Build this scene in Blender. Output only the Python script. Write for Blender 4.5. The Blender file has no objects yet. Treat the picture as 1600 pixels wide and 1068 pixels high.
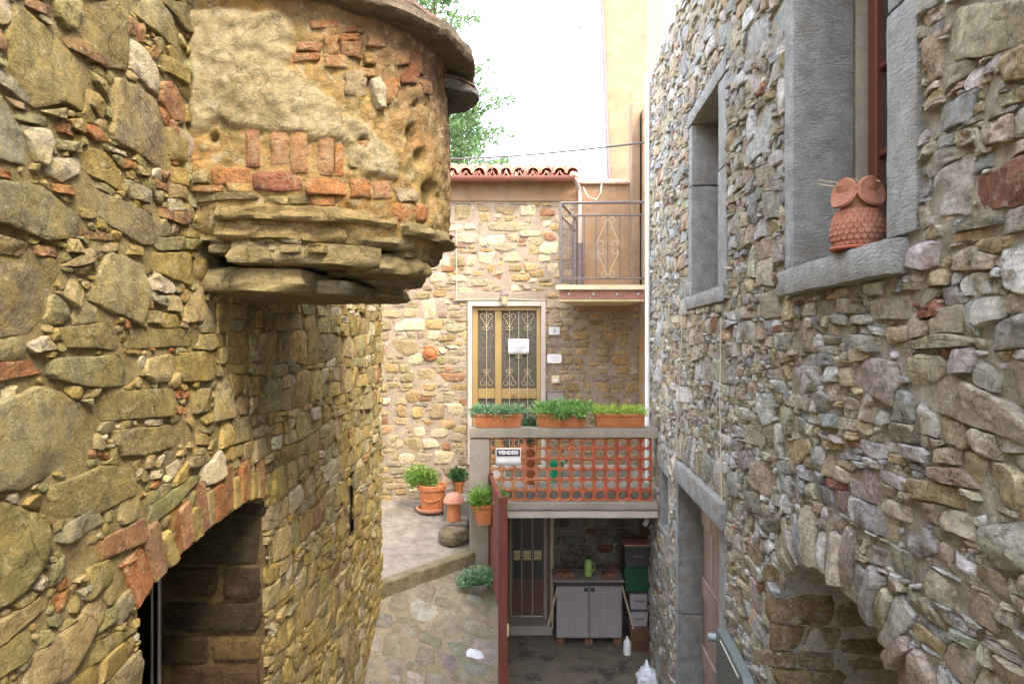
import bpy, bmesh, math, random
import numpy as np
from mathutils import Vector, Matrix

# ------------------------------------------------------------------ camera, sky, sun, exposure
SC = bpy.context.scene
COL = SC.collection
F = 1067.0            # focal length in photo pixels (1600 wide)
H = 4.5               # eye height above the lower court
R = math.radians
cam_d = bpy.data.cameras.new('camera'); cam = bpy.data.objects.new('camera', cam_d); COL.objects.link(cam)
cam.location = (0, 0, H); cam.rotation_euler = (R(90), 0, 0)
cam_d.sensor_width = 36; cam_d.lens = 36 * F / 1600; cam_d.clip_end = 1000; cam_d.clip_start = .05
SC.camera = cam
SUN_EL, SUN_AZ = 50, 34          # sun behind the camera, a little to the right
SUN_STRENGTH, SKY_STRENGTH, EXPOSURE = .75, 0.15, 3.05
w = bpy.data.worlds.new('World'); SC.world = w; w.use_nodes = True
nt = w.node_tree; nt.nodes.clear()
sky = nt.nodes.new('ShaderNodeTexSky'); sky.sky_type = 'NISHITA'; sky.sun_disc = False
sky.sun_elevation = R(SUN_EL); sky.sun_rotation = R(180 - SUN_AZ); sky.dust_density = 3.0; sky.air_density = 1.0; sky.altitude = 300
tc = nt.nodes.new('ShaderNodeTexCoord')
nz = nt.nodes.new('ShaderNodeTexNoise'); nz.inputs['Scale'].default_value = 2.2; nz.inputs['Detail'].default_value = 7
mr = nt.nodes.new('ShaderNodeMapRange'); mr.inputs[1].default_value = .3; mr.inputs[2].default_value = .62; mr.inputs[3].default_value = .25; mr.inputs[4].default_value = .8
mx = nt.nodes.new('ShaderNodeMix'); mx.data_type = 'RGBA'; mx.inputs[7].default_value = (6.2, 6.5, 7.0, 1)
bg = nt.nodes.new('ShaderNodeBackground'); bg.inputs['Strength'].default_value = SKY_STRENGTH
out = nt.nodes.new('ShaderNodeOutputWorld')
nt.links.new(tc.outputs['Generated'], nz.inputs['Vector']); nt.links.new(nz.outputs['Fac'], mr.inputs[0])
nt.links.new(mr.outputs[0], mx.inputs[0]); nt.links.new(sky.outputs[0], mx.inputs[6]); nt.links.new(mx.outputs[2], bg.inputs['Color'])
nt.links.new(bg.outputs[0], out.inputs['Surface'])
sl = bpy.data.lights.new('sun', 'SUN'); sl.energy = SUN_STRENGTH; sl.angle = R(16); sl.color = (1, .88, .68)
so = bpy.data.objects.new('sun', sl); COL.objects.link(so); so.location = (3, -6, 20)
sd = Vector((math.sin(R(SUN_AZ)) * math.cos(R(SUN_EL)), -math.cos(R(SUN_AZ)) * math.cos(R(SUN_EL)), math.sin(R(SUN_EL))))
so.rotation_euler = sd.to_track_quat('Z', 'Y').to_euler()
SC.view_settings.view_transform = 'Standard'; SC.view_settings.look = 'None'; SC.view_settings.gamma = 1
SC.view_settings.exposure = EXPOSURE
SC.render.engine = 'CYCLES'; SC.cycles.use_denoising = True; SC.cycles.max_bounces = 8; SC.cycles.diffuse_bounces = 7

# ------------------------------------------------------------------ helpers
random.seed(5)
RNG = np.random.default_rng(11)
WL = {}
def W(px, py, d): return np.array([(px - 800) / F * d, d, H + (534 - py) / F * d])
def vnoise(x, y, s=0):
    x = np.asarray(x, float); y = np.asarray(y, float)
    xi = np.floor(x).astype(np.int64); yi = np.floor(y).astype(np.int64); fx = x - xi; fy = y - yi
    fx = fx * fx * (3 - 2 * fx); fy = fy * fy * (3 - 2 * fy)
    def h(a, b):
        n = (a * 374761393 + b * 668265263 + int(s) * 362437) & 0xffffffff
        n = ((n ^ (n >> 13)) * 1274126177) & 0xffffffff
        return ((n ^ (n >> 16)) & 0xffff) / 65535.0
    a = h(xi, yi); b = h(xi + 1, yi); c = h(xi, yi + 1); d = h(xi + 1, yi + 1)
    return ((a + (b - a) * fx) + ((c + (d - c) * fx) - (a + (b - a) * fx)) * fy) * 2 - 1
def fbm(x, y, s=0, o=3):
    t = 0; a = 1; n = 0
    for i in range(o):
        t = t + a * vnoise(np.asarray(x) * 2 ** i, np.asarray(y) * 2 ** i, s + i * 17); n += a; a *= .5
    return t / n

def props(o, label=None, cat=None, group=None, kind=None):
    if label: o['label'] = label
    if cat: o['category'] = cat
    if group: o['group'] = group
    if kind: o['kind'] = kind
    return o
def thing(name, loc, label, cat, group=None):
    o = bpy.data.objects.new(name, None); COL.objects.link(o); o.location = loc; o.empty_display_size = .1
    WL[o] = Vector(loc); return props(o, label, cat, group)
def link(name, me, parent=None, origin=None):
    o = bpy.data.objects.new(name, me); COL.objects.link(o)
    pl = WL[parent] if parent is not None else Vector((0, 0, 0))
    og = Vector(origin) if origin is not None else pl.copy()
    o.location = og - pl; WL[o] = og
    if parent is not None: o.parent = parent
    return o
def mkmesh(name, V, Fc, mat, origin=(0, 0, 0), smooth=True, cols=None, sharp=None):
    V = np.asarray(V, float) - np.asarray(origin, float)
    me = bpy.data.meshes.new(name); me.from_pydata(V.tolist(), [], [list(f) for f in Fc])
    if cols is not None:
        a = me.color_attributes.new('Col', 'FLOAT_COLOR', 'POINT')
        c = np.ones((len(V), 4)); c[:, :3] = cols; a.data.foreach_set('color', c.ravel())
    if smooth: me.shade_smooth()
    if sharp: me.set_sharp_from_angle(angle=R(sharp))
    if mat: me.materials.append(mat)
    me.update(); return me
class MB:
    def __init__(s): s.v = []; s.f = []; s.c = []; s.M = None
    def add(s, V, Fc, col=None):
        n = len(s.v)
        if s.M is not None: V = [tuple(s.M @ Vector(p)) for p in V]
        s.v.extend([tuple(map(float, p)) for p in V]); s.f.extend([tuple(int(i) + n for i in f) for f in Fc])
        s.c.extend([col if col is not None else (1, 1, 1)] * len(V)); return s
    def box(s, x0, x1, y0, y1, z0, z1, b=.004):
        if b <= 0:
            V = [(x, y, z) for x in (x0, x1) for y in (y0, y1) for z in (z0, z1)]
            return s.add(V, [(0, 1, 3, 2), (4, 6, 7, 5), (0, 4, 5, 1), (2, 3, 7, 6), (0, 2, 6, 4), (1, 5, 7, 3)])
        bm = bmesh.new()
        for X, sx in ((x0, 1), (x1, -1)):
            for Y, sy in ((y0, 1), (y1, -1)):
                for Z, sz in ((z0, 1), (z1, -1)):
                    bm.verts.new((X, Y + sy * b, Z + sz * b)); bm.verts.new((X + sx * b, Y, Z + sz * b)); bm.verts.new((X + sx * b, Y + sy * b, Z))
        bmesh.ops.convex_hull(bm, input=bm.verts); bm.verts.index_update()
        bmesh.ops.recalc_face_normals(bm, faces=bm.faces)
        V = [v.co.copy() for v in bm.verts]; Fc = [[v.index for v in f.verts] for f in bm.faces]; bm.free()
        return s.add(V, Fc)
    def tube(s, pts, r, n=8, caps=True):
        P = [Vector(p) for p in pts]; V = []; Fc = []
        rr = r if hasattr(r, '__len__') else [r] * len(P)
        up = Vector((.31, .27, .91)).normalized()
        for i, p in enumerate(P):
            t = (P[min(i + 1, len(P) - 1)] - P[max(i - 1, 0)]).normalized()
            a = t.cross(up)
            if a.length < .05: a = t.cross(Vector((1, 0, 0)))
            a.normalize(); b = t.cross(a)
            for k in range(n):
                an = 2 * math.pi * k / n; V.append(p + (a * math.cos(an) + b * math.sin(an)) * rr[i])
        for i in range(len(P) - 1):
            for k in range(n):
                Fc.append((i * n + k, i * n + (k + 1) % n, (i + 1) * n + (k + 1) % n, (i + 1) * n + k))
        if caps: Fc.append(tuple(range(n))[::-1]); Fc.append(tuple((len(P) - 1) * n + k for k in range(n)))
        return s.add(V, Fc)
    def lathe(s, prof, c=(0, 0, 0), n=24):
        V = []; Fc = []
        for r, z in prof:
            for k in range(n):
                an = 2 * math.pi * k / n; V.append((c[0] + r * math.cos(an), c[1] + r * math.sin(an), c[2] + z))
        for i in range(len(prof) - 1):
            for k in range(n):
                Fc.append((i * n + k, i * n + (k + 1) % n, (i + 1) * n + (k + 1) % n, (i + 1) * n + k))
        Fc.append(tuple(range(n))[::-1]); Fc.append(tuple((len(prof) - 1) * n + k for k in range(n)))
        return s.add(V, Fc)
    def prism(s, pts, ax, a, b):
        """pts 2-D polygon extruded along axis ax ('x','y','z') from a to b"""
        def p3(p, t): return {'x': (t, p[0], p[1]), 'y': (p[0], t, p[1]), 'z': (p[0], p[1], t)}[ax]
        n = len(pts); V = [p3(p, a) for p in pts] + [p3(p, b) for p in pts]
        Fc = [tuple(range(n))[::-1], tuple(range(n, 2 * n))] + [(i, (i + 1) % n, n + (i + 1) % n, n + i) for i in range(n)]
        return s.add(V, Fc)
    def mesh(s, name, mat, origin=(0, 0, 0), smooth=True, sharp=35):
        me = mkmesh(name, s.v, s.f, mat, origin, False, s.c)
        bm = bmesh.new(); bm.from_mesh(me); bmesh.ops.recalc_face_normals(bm, faces=bm.faces); bm.to_mesh(me); bm.free()
        if smooth: me.shade_smooth(); me.set_sharp_from_angle(angle=R(sharp))
        return me
    def build(s, name, mat, parent=None, origin=None, smooth=True, sharp=35):
        og = origin if origin is not None else (WL[parent] if parent is not None else Vector((0, 0, 0)))
        return link(name, s.mesh(name, mat, og, smooth, sharp), parent, og)

# ------------------------------------------------------------------ materials
def newmat(name):
    m = bpy.data.materials.new(name); m.use_nodes = True; t = m.node_tree
    return m, t, t.nodes['Principled BSDF']
def N(t, kind, **kw):
    n = t.nodes.new(kind)
    for k, v in kw.items():
        if k in n.inputs: n.inputs[k].default_value = v
        else: setattr(n, k, v)
    return n
def ramp(t, src, a, b, lo=0., hi=1.):
    n = N(t, 'ShaderNodeMapRange'); n.inputs[1].default_value = a; n.inputs[2].default_value = b
    n.inputs[3].default_value = lo; n.inputs[4].default_value = hi; t.links.new(src, n.inputs[0]); return n.outputs[0]
def mixc(t, fac, A, B, mode='MIX'):
    n = N(t, 'ShaderNodeMix', data_type='RGBA', blend_type=mode)
    for idx, val in ((0, fac), (6, A), (7, B)):
        if hasattr(val, 'is_linked') or hasattr(val, 'links'): t.links.new(val, n.inputs[idx])
        else: n.inputs[idx].default_value = val if idx == 0 else (tuple(val) + (1,))[:4]
    return n.outputs[2]
def noise(t, pos, scale, detail=6, rough=.6, stretch=None):
    n = N(t, 'ShaderNodeTexNoise', Scale=scale, Detail=detail, Roughness=rough)
    if stretch:
        mp = N(t, 'ShaderNodeMapping'); mp.inputs['Scale'].default_value = stretch; t.links.new(pos, mp.inputs[0]); pos = mp.outputs[0]
    t.links.new(pos, n.inputs['Vector']); return n.outputs['Fac']
def surf(name, col=None, rough=.9, var=(.7, 1.25), vscale=7, spots=None, spots2=None, bump=(30, .6, .02), bump2=None, stretch=None, objcol=False, spec=.25, metal=0, fine=120, strata=None, cracks=None):
    """col None: the point colour 'Col' of the piece; objcol: times the object's own colour"""
    m, t, b = newmat(name)
    pos = N(t, 'ShaderNodeNewGeometry').outputs['Position']
    if col is None: c = N(t, 'ShaderNodeVertexColor', layer_name='Col').outputs['Color']
    elif objcol: c = mixc(t, 1., N(t, 'ShaderNodeObjectInfo').outputs['Color'], col, 'MULTIPLY')
    else:
        rgb = N(t, 'ShaderNodeRGB'); rgb.outputs[0].default_value = tuple(col) + (1,); c = rgb.outputs[0]
    v = ramp(t, noise(t, pos, vscale, 8, .65, stretch), .28, .72, var[0], var[1])
    v2 = ramp(t, noise(t, pos, fine, 4, .6), .3, .7, 1 - (1 - var[0]) * .38, 1 + (var[1] - 1) * .38)
    mul = N(t, 'ShaderNodeMath', operation='MULTIPLY'); t.links.new(v, mul.inputs[0]); t.links.new(v2, mul.inputs[1])
    if strata:
        st = ramp(t, noise(t, pos, strata[0], 6, .7, strata[1]), .3, .7, strata[2], strata[3]); m2 = N(t, 'ShaderNodeMath', operation='MULTIPLY'); t.links.new(mul.outputs[0], m2.inputs[0]); t.links.new(st, m2.inputs[1]); mul = m2
    crk = None
    if cracks:
        wn = N(t, 'ShaderNodeTexNoise', Scale=cracks[0] * 1.7, Detail=5, Roughness=.65); t.links.new(pos, wn.inputs['Vector'])
        vm = N(t, 'ShaderNodeVectorMath', operation='MULTIPLY_ADD'); vm.inputs[1].default_value = (cracks[3],) * 3; t.links.new(wn.outputs['Color'], vm.inputs[0]); t.links.new(pos, vm.inputs[2])
        vo = N(t, 'ShaderNodeTexVoronoi', Scale=cracks[0], feature='DISTANCE_TO_EDGE'); t.links.new(vm.outputs[0], vo.inputs['Vector'])
        part = ramp(t, noise(t, pos, 3.7, 3), .40, .60); mxn = N(t, 'ShaderNodeMath', operation='MAXIMUM'); t.links.new(ramp(t, vo.outputs['Distance'], 0, cracks[1], 0, 1), mxn.inputs[0]); t.links.new(part, mxn.inputs[1]); crk = mxn.outputs[0]
        m3 = N(t, 'ShaderNodeMath', operation='MULTIPLY'); t.links.new(ramp(t, crk, 0, 1, cracks[2], 1), m3.inputs[0]); t.links.new(mul.outputs[0], m3.inputs[1]); mul = m3
    hs = N(t, 'ShaderNodeCombineColor')
    for i in range(3): t.links.new(mul.outputs[0], hs.inputs[i])
    c = mixc(t, 1., c, hs.outputs[0], 'MULTIPLY')
    for k, sp in enumerate((spots, spots2)):
        if sp:
            sc, lo, hi, amt, colr = sp
            c = mixc(t, ramp(t, noise(t, pos, sc, 8, .7), lo, hi, 0, amt), c, colr)
    t.links.new(c, b.inputs['Base Color'])
    b.inputs['Roughness'].default_value = rough; b.inputs['Specular IOR Level'].default_value = spec; b.inputs['Metallic'].default_value = metal
    nrm = None
    for bp in (bump2, bump):
        if bp:
            n = N(t, 'ShaderNodeBump'); n.inputs['Strength'].default_value = bp[1]; n.inputs['Distance'].default_value = bp[2]
            t.links.new(noise(t, pos, bp[0], 10, .68, bp[3] if len(bp) > 3 else stretch), n.inputs['Height'])
            if nrm: t.links.new(nrm, n.inputs['Normal'])
            nrm = n.outputs[0]
    if crk is not None:
        n = N(t, 'ShaderNodeBump'); n.inputs['Strength'].default_value = .7; n.inputs['Distance'].default_value = .012; t.links.new(crk, n.inputs['Height'])
        if nrm: t.links.new(nrm, n.inputs['Normal'])
        nrm = n.outputs[0]
    if nrm: t.links.new(nrm, b.inputs['Normal'])
    return m
M = {}
M['stoneL'] = surf('olive_rubble', None, .92, (.6, 1.35), 14, (7, .50, .60, .5, (.46, .32, .09)), (24, .57, .62, .55, (.58, .50, .30)), (80, 1., .025), (24, 1., .04), fine=60, strata=(8, (1.3, 1.3, 4), .72, 1.22), cracks=(6.5, .035, .45, .12))
M['mortarL'] = surf('earth_mortar', (.45, .34, .15), .95, (.55, 1.35), 13, (5, .5, .64, .6, (.22, .18, .07)), (24, .57, .64, .6, (.52, .46, .3)), (95, 1., .04), (30, 1., .05), fine=80)
M['stoneR'] = surf('grey_rubble', None, .88, (.6, 1.4), 17, (20, .56, .62, .5, (.64, .62, .60)), (9, .56, .64, .35, (.44, .33, .18)), (85, 1., .025), (26, 1., .045, (1, .6, 2.2)), fine=65, strata=(11, (1.2, 1.2, 5), .68, 1.28), cracks=(9, .035, .5, .1))
M['mortarR'] = surf('pale_mortar', (.57, .515, .43), .95, (.55, 1.35), 16, (12, .55, .64, .6, (.62, .58, .52)), (7, .55, .65, .5, (.33, .25, .14)), (100, 1., .04), (32, 1., .05), fine=90)
M['stoneB'] = surf('cream_rubble', None, .9, (.65, 1.3), 13, (9, .56, .64, .5, (.47, .38, .28)), (5, .55, .65, .35, (.42, .28, .12)), (32, 1., .04), fine=60, strata=(8, (1, 1, 4), .8, 1.18))
M['mortarB'] = surf('pink_mortar', (.37, .29, .22), .95, (.72, 1.22), 8, (3, .5, .7, .4, (.38, .33, .27)), None, (60, .8, .03))
M['oven'] = surf('oven_render', None, .95, (.6, 1.3), 16, (6, .54, .62, .55, (.30, .23, .09)), (18, .55, .61, .6, (.60, .51, .34)), (85, 1., .03), (24, 1., .05), fine=65, cracks=(4, .02, .45, .2))
M['slate'] = surf('roof_slate', None, .85, (.55, 1.35), 10, (7, .52, .64, .6, (.34, .22, .13)), (14, .57, .65, .5, (.36, .33, .25)), (35, 1., .05), (10, 1., .06), strata=(12, (1, 1, 6), .7, 1.2))
M['dress'] = surf('dressed_stone', (.60, .60, .59), .88, (.62, 1.25), 9, (4, .52, .64, .6, (.42, .35, .25)), (18, .56, .64, .5, (.62, .61, .60)), (45, 1., .12, (1, .7, 2.0)), None, fine=60)
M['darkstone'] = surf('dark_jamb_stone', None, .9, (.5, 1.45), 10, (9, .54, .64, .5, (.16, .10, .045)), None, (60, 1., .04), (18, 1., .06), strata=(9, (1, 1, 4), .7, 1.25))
M['wood'] = surf('old_wood', (.34, .25, .21), .8, (.6, 1.3), 6, None, None, (30, .5, .01), None, (1, 1, .08))
M['woodred'] = surf('red_brown_wood', (.14, .045, .028), .5, (.75, 1.2), 6, None, None, (30, .3, .006), None, (1, 1, .08), spec=.4)
M['woodpale'] = surf('pale_timber', (.45, .34, .22), .8, (.7, 1.2), 8, None, None, (30, .4, .006), None, (1, 1, .1))
M['terracotta'] = surf('terracotta', (.44, .16, .06), .8, (.75, 1.2), 9, (8, .55, .68, .45, (.44, .28, .18)), None, (60, .3, .006))
M['grille'] = surf('grille_clay', (1, 1, 1), .85, (.72, 1.2), 14, (18, .6, .7, .4, (.50, .33, .22)), None, (50, .5, .008), objcol=True)
M['tile'] = surf('roof_clay', (1, 1, 1), .9, (.6, 1.25), 14, (9, .54, .66, .8, (.68, .56, .46)), None, (50, .5, .01), objcol=True)
M['concrete'] = surf('concrete', (.31, .275, .23), .92, (.78, 1.16), 5, (3, .55, .72, .5, (.30, .27, .19)), (20, .62, .72, .4, (.55, .52, .46)), (60, .5, .008))
M['plaster'] = surf('peach_plaster', (.34, .21, .12), .92, (.75, 1.2), 3.5, (3, .5, .66, .5, (.38, .30, .24)), None, (60, .4, .006))
M['plasterlight'] = surf('light_plaster', (.285, .195, .125), .92, (.72, 1.2), 3.5, (2.2, .48, .66, .6, (.26, .155, .085)), None, (60, .3, .006))
M['yard'] = surf('yard_concrete', (.17, .14, .105), .9, (.7, 1.2), 4, (2.2, .53, .6, .85, (.06, .055, .05)), (12, .62, .7, .4, (.42, .36, .3)), (40, .5, .01))
M['earth'] = surf('path_earth', (.27, .22, .15), .95, (.6, 1.3), 9, (4, .54, .66, .6, (.20, .19, .08)), None, (45, .9, .02), (9, .5, .03))
M['paver'] = surf('flagstone', None, .9, (.6, 1.3), 11, (6, .52, .62, .6, (.22, .18, .12)), (5, .56, .68, .5, (.19, .19, .07)), (40, 1., .04), fine=60)
M['landing'] = surf('landing_screed', (.25, .215, .18), .92, (.6, 1.3), 7, (3, .5, .62, .6, (.14, .115, .075)), (25, .60, .7, .5, (.38, .35, .32)), (45, .8, .02))
M['ground'] = surf('ground_soil', (.22, .19, .12), .95, (.6, 1.3), 2)
M['paper'] = surf('paper', (.82, .80, .80), .7, (.96, 1.03), 5, None, None, None)
M['ink'] = surf('ink', (.05, .05, .06), .7, (.9, 1.1), 5, None, None, None)
M['inkgrey'] = surf('grey_ink', (.35, .36, .42), .7, (.9, 1.1), 5, None, None, None)
M['gold'] = surf('gold_anodised', (.40, .27, .11), .42, (.9, 1.1), 4, None, None, None, metal=.35, spec=.5)
M['ironpale'] = surf('cream_iron', (.48, .38, .24), .5, (.9, 1.1), 6, None, None, None, spec=.4)
M['iron'] = surf('grey_iron', (.16, .13, .13), .6, (.7, 1.3), 20, (30, .6, .7, .6, (.35, .22, .14)), None, None, spec=.4)
M['steelred'] = surf('primer_steel', (.40, .19, .14), .7, (.75, 1.2), 8, (12, .58, .66, .7, (.55, .48, .42)), None, (40, .3, .004))
M['redpaint'] = surf('red_oxide_paint', (.15, .043, .03), .6, (.65, 1.25), 7, (6, .58, .68, .6, (.14, .05, .03)), None, (40, .3, .004), None, (1, 1, .2))
M['gutter'] = surf('red_gutter', (.30, .12, .09), .45, (.85, 1.12), 6, None, None, None, spec=.5)
M['whitepvc'] = surf('white_plastic', (.80, .80, .79), .4, (.94, 1.04), 5, None, None, None, spec=.5)
M['greyplastic'] = surf('grey_plastic', (.30, .27, .28), .45, (.92, 1.06), 4, None, None, None, spec=.4)
M['darkplastic'] = surf('dark_plastic', (.06, .055, .055), .5, (.9, 1.1), 5, None, None, None)
M['greenplastic'] = surf('dark_green_plastic', (.02, .07, .035), .5, (.9, 1.1), 5, None, None, None)
M['lime'] = surf('lime_plastic', (.26, .42, .10), .4, (.95, 1.05), 5, None, None, None, spec=.5)
M['emerald'] = surf('emerald_plastic', (.02, .42, .22), .4, (.95, 1.05), 5, None, None, None, spec=.5)
M['brownplastic'] = surf('brown_plastic', (.12, .065, .04), .5, (.9, 1.1), 5, None, None, None)
M['cabinet'] = surf('cabinet_plastic', (.29, .255, .25), .5, (.8, 1.1), 5, (6, .55, .7, .4, (.24, .19, .16)), None, (90, .15, .002), None, (8, 1, .1))
M['brickface'] = surf('brick_clay', None, .92, (.5, 1.35), 16, (14, .53, .62, .65, (.44, .33, .18)), (6, .56, .66, .5, (.22, .13, .07)), (45, 1., .05), fine=70)
M['metalgrey'] = surf('grey_green_metal', (.17, .20, .20), .45, (.9, 1.1), 4, None, None, None, metal=.4, spec=.5)
M['silver'] = surf('brushed_metal', (.55, .54, .53), .4, (.92, 1.06), 4, None, None, None, metal=.6, spec=.5)
M['cord'] = surf('pale_cord', (.55, .48, .38), .8, (.9, 1.1), 30, None, None, None)
M['wire'] = surf('dark_wire', (.10, .09, .09), .6, (.9, 1.1), 30, None, None, None)
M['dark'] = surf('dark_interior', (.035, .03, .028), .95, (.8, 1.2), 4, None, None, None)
M['bag'] = surf('white_bag', (.72, .74, .80), .35, (.95, 1.04), 4, None, None, (18, .8, .03), spec=.5)
M['straw'] = surf('straw', (.55, .45, .28), .8, (.9, 1.1), 30, None, None, None)
M['bark'] = surf('bark', (.12, .09, .06), .95, (.6, 1.3), 10, None, None, (20, .8, .03))
m, t, b = newmat('window_glass'); b.inputs['Base Color'].default_value = (.05, .05, .045, 1); b.inputs['Roughness'].default_value = .08; b.inputs['Specular IOR Level'].default_value = .6; M['glass'] = m
m, t, b = newmat('rippled_glass'); b.inputs['Roughness'].default_value = .18; b.inputs['Specular IOR Level'].default_value = .6
pos = N(t, 'ShaderNodeNewGeometry').outputs['Position']
vo = N(t, 'ShaderNodeTexVoronoi', Scale=60); t.links.new(pos, vo.inputs['Vector'])
t.links.new(mixc(t, ramp(t, noise(t, pos, 30, 4), .35, .65), (.05, .055, .035), (.13, .10, .08)), b.inputs['Base Color'])
bn = N(t, 'ShaderNodeBump'); bn.inputs['Strength'].default_value = .8; bn.inputs['Distance'].default_value = .01; t.links.new(vo.outputs['Distance'], bn.inputs['Height']); t.links.new(bn.outputs[0], b.inputs['Normal']); M['ripple'] = m
def leafmat(name, c1, c2, trans=.35):
    m, t, b = newmat(name)
    oi = N(t, 'ShaderNodeNewGeometry'); c = mixc(t, oi.outputs['Random Per Island'], c1, c2)
    t.links.new(c, b.inputs['Base Color']); b.inputs['Roughness'].default_value = .55; b.inputs['Specular IOR Level'].default_value = .3
    tr = N(t, 'ShaderNodeBsdfTranslucent'); t.links.new(c, tr.inputs['Color'])
    ms = N(t, 'ShaderNodeMixShader', Fac=trans); t.links.new(b.outputs[0], ms.inputs[1]); t.links.new(tr.outputs[0], ms.inputs[2])
    t.links.new(ms.outputs[0], t.nodes['Material Output'].inputs['Surface']); return m
M['leaf_blue'] = leafmat('sedum_leaf', (.11, .25, .12), (.32, .46, .27))
M['leaf_green'] = leafmat('bright_leaf', (.11, .30, .06), (.38, .55, .20))
M['leaf_lime'] = leafmat('lime_leaf', (.30, .46, .06), (.58, .68, .18))
M['leaf_grass'] = leafmat('grassy_leaf', (.11, .26, .035), (.36, .50, .12))
M['leaf_dark'] = leafmat('dark_leaf', (.03, .09, .03), (.09, .18, .06))
M['leaf_tree'] = leafmat('tree_leaf', (.08, .15, .05), (.22, .33, .14), .5)

# ------------------------------------------------------------------ stone masonry
def rs(poly, n, wt=.11):
    P = np.asarray(poly, float)
    Q = np.roll(P, -1, 0); P = np.stack([P * (1 - wt) + Q * wt, P * wt + Q * (1 - wt)], 1).reshape(-1, 2)     # round the corners
    Q = np.roll(P, -1, 0); L = np.hypot(*(Q - P).T); S = np.concatenate([[0], np.cumsum(L)])
    tt = np.linspace(0, S[-1], n, endpoint=False)
    return np.stack([np.interp(tt, S, np.append(P[:, k], P[0, k])) for k in (0, 1)], 1)
def area(P):
    x, y = np.asarray(P).T; return .5 * (np.dot(x, np.roll(y, -1)) - np.dot(y, np.roll(x, -1)))
RINGS_HI = [(1.02, -.9), (1.0, .55), (.975, .92), (.90, 1.), (.74, 1.), (.58, 1.), (.40, 1.), (.2, 1.)]
RINGS_LO = [(1.02, -.9), (1.0, .62), (.95, .97), (.62, 1.)]
def stone_geo(poly, seed, prot=.03, gap=.006, amp=.012, hi=False, tilt=.12, n=None, freq=None, flat=False):
    """one stone: broken outline, cleaved front of a few facets, rough relief"""
    P = np.asarray(poly, float)
    if area(P) < 0: P = P[::-1]
    n = n or (30 if hi else 14)
    P = rs(P, n, .07 if hi else .04); c = P.mean(0); d = P - c; r = np.hypot(*d.T) + 1e-6; size = r.mean()
    an = np.arctan2(d[:, 1], d[:, 0])
    r2 = r * (1 + .04 * vnoise(an * 3.2 + 9, an * 0 + seed * .37, seed) + (.018 if hi else .035) * RNG.uniform(-1, 1, n))
    r2 = np.maximum(r2 - gap, .5 * r); d = d / r[:, None] * r2[:, None]
    tu, tv = (RNG.random(2) - .5) * 2 * tilt
    rings = RINGS_HI if hi else RINGS_LO; m = len(rings)
    S = np.repeat([q[0] for q in rings] + [0], [n] * m + [1]); Z = np.repeat([q[1] for q in rings] + [1.], [n] * m + [1])
    D = np.concatenate([np.tile(d, (m, 1)), [[0, 0]]]) * S[:, None]
    f = freq or (1.0 / max(size, .03))
    a = fbm((D[:, 0] + c[0]) * f, (D[:, 1] + c[1]) * f, seed, 5 if hi else 3) * (1.3 if hi else 1)
    rel = amp * a + tu * D[:, 0] + tv * D[:, 1]
    if not flat:
        for k in range(5 if hi else 4):
            t_ = RNG.uniform(0, 6.283); e = (D[:, 0] * math.cos(t_) + D[:, 1] * math.sin(t_)) / size
            rel = rel - np.maximum(0, e - RNG.uniform(-.1, .7)) * RNG.uniform(.15, .9) * min(prot, .035) * (.55 if hi else 1.)
    Wv = prot * Z + rel * np.clip(Z, 0, 1)
    V = np.column_stack([D + c, Wv])
    key = (m, n)
    if key not in TOPO:
        Fc = [(i * n + k, i * n + (k + 1) % n, (i + 1) * n + (k + 1) % n, (i + 1) * n + k) for i in range(m - 1) for k in range(n)]
        TOPO[key] = Fc + [((m - 1) * n + k, (m - 1) * n + (k + 1) % n, m * n) for k in range(n)]
    return V, TOPO[key], P
TOPO = {}
class Mask:
    def __init__(s, u0, u1, v0, v1, res=.01):
        s.u0, s.v0, s.res = u0, v0, res; s.g = np.zeros((int((v1 - v0) / res) + 2, int((u1 - u0) / res) + 2), bool)
    def idx(s, u, v):
        return (np.clip(((np.asarray(v) - s.v0) / s.res).astype(int), 0, s.g.shape[0] - 1), np.clip(((np.asarray(u) - s.u0) / s.res).astype(int), 0, s.g.shape[1] - 1))
    def at(s, u, v): i, j = s.idx(u, v); return s.g[i, j]
    def paint(s, poly):
        P = np.asarray(poly, float); (i0, i1), (j0, j1) = s.idx(P[:, 0].min() * np.array([1, 1]) * 0 + np.array([P[:, 0].min(), P[:, 0].max()]), np.array([P[:, 1].min(), P[:, 1].max()]))
        gi = np.arange(i0, i1 + 1); gj = np.arange(j0, j1 + 1)
        U, Vv = np.meshgrid(s.u0 + (gj + .5) * s.res, s.v0 + (gi + .5) * s.res)
        inside = np.zeros(U.shape, bool)
        for a, b_ in zip(P, np.roll(P, -1, 0)):
            cnd = (a[1] > Vv) != (b_[1] > Vv)
            with np.errstate(divide='ignore', invalid='ignore'):
                inside ^= cnd & (U < (b_[0] - a[0]) * (Vv - a[1]) / (b_[1] - a[1] + 1e-12) + a[0])
        s.g[i0:i1 + 1, j0:j1 + 1] |= inside
    def clip(s, c, P):
        """shorten each spoke of the star polygon P round c to the free space"""
        T = np.linspace(0, 1, 31)[1:]
        d = P - c; U = c[0] + d[:, :1] * T; Vv = c[1] + d[:, 1:] * T
        bl = s.at(U, Vv); first = np.where(bl.any(1), bl.argmax(1), 30)
        k = T[np.clip(first - 1, 0, 29)] * (first > 0)
        return c + d * k[:, None], k
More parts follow.
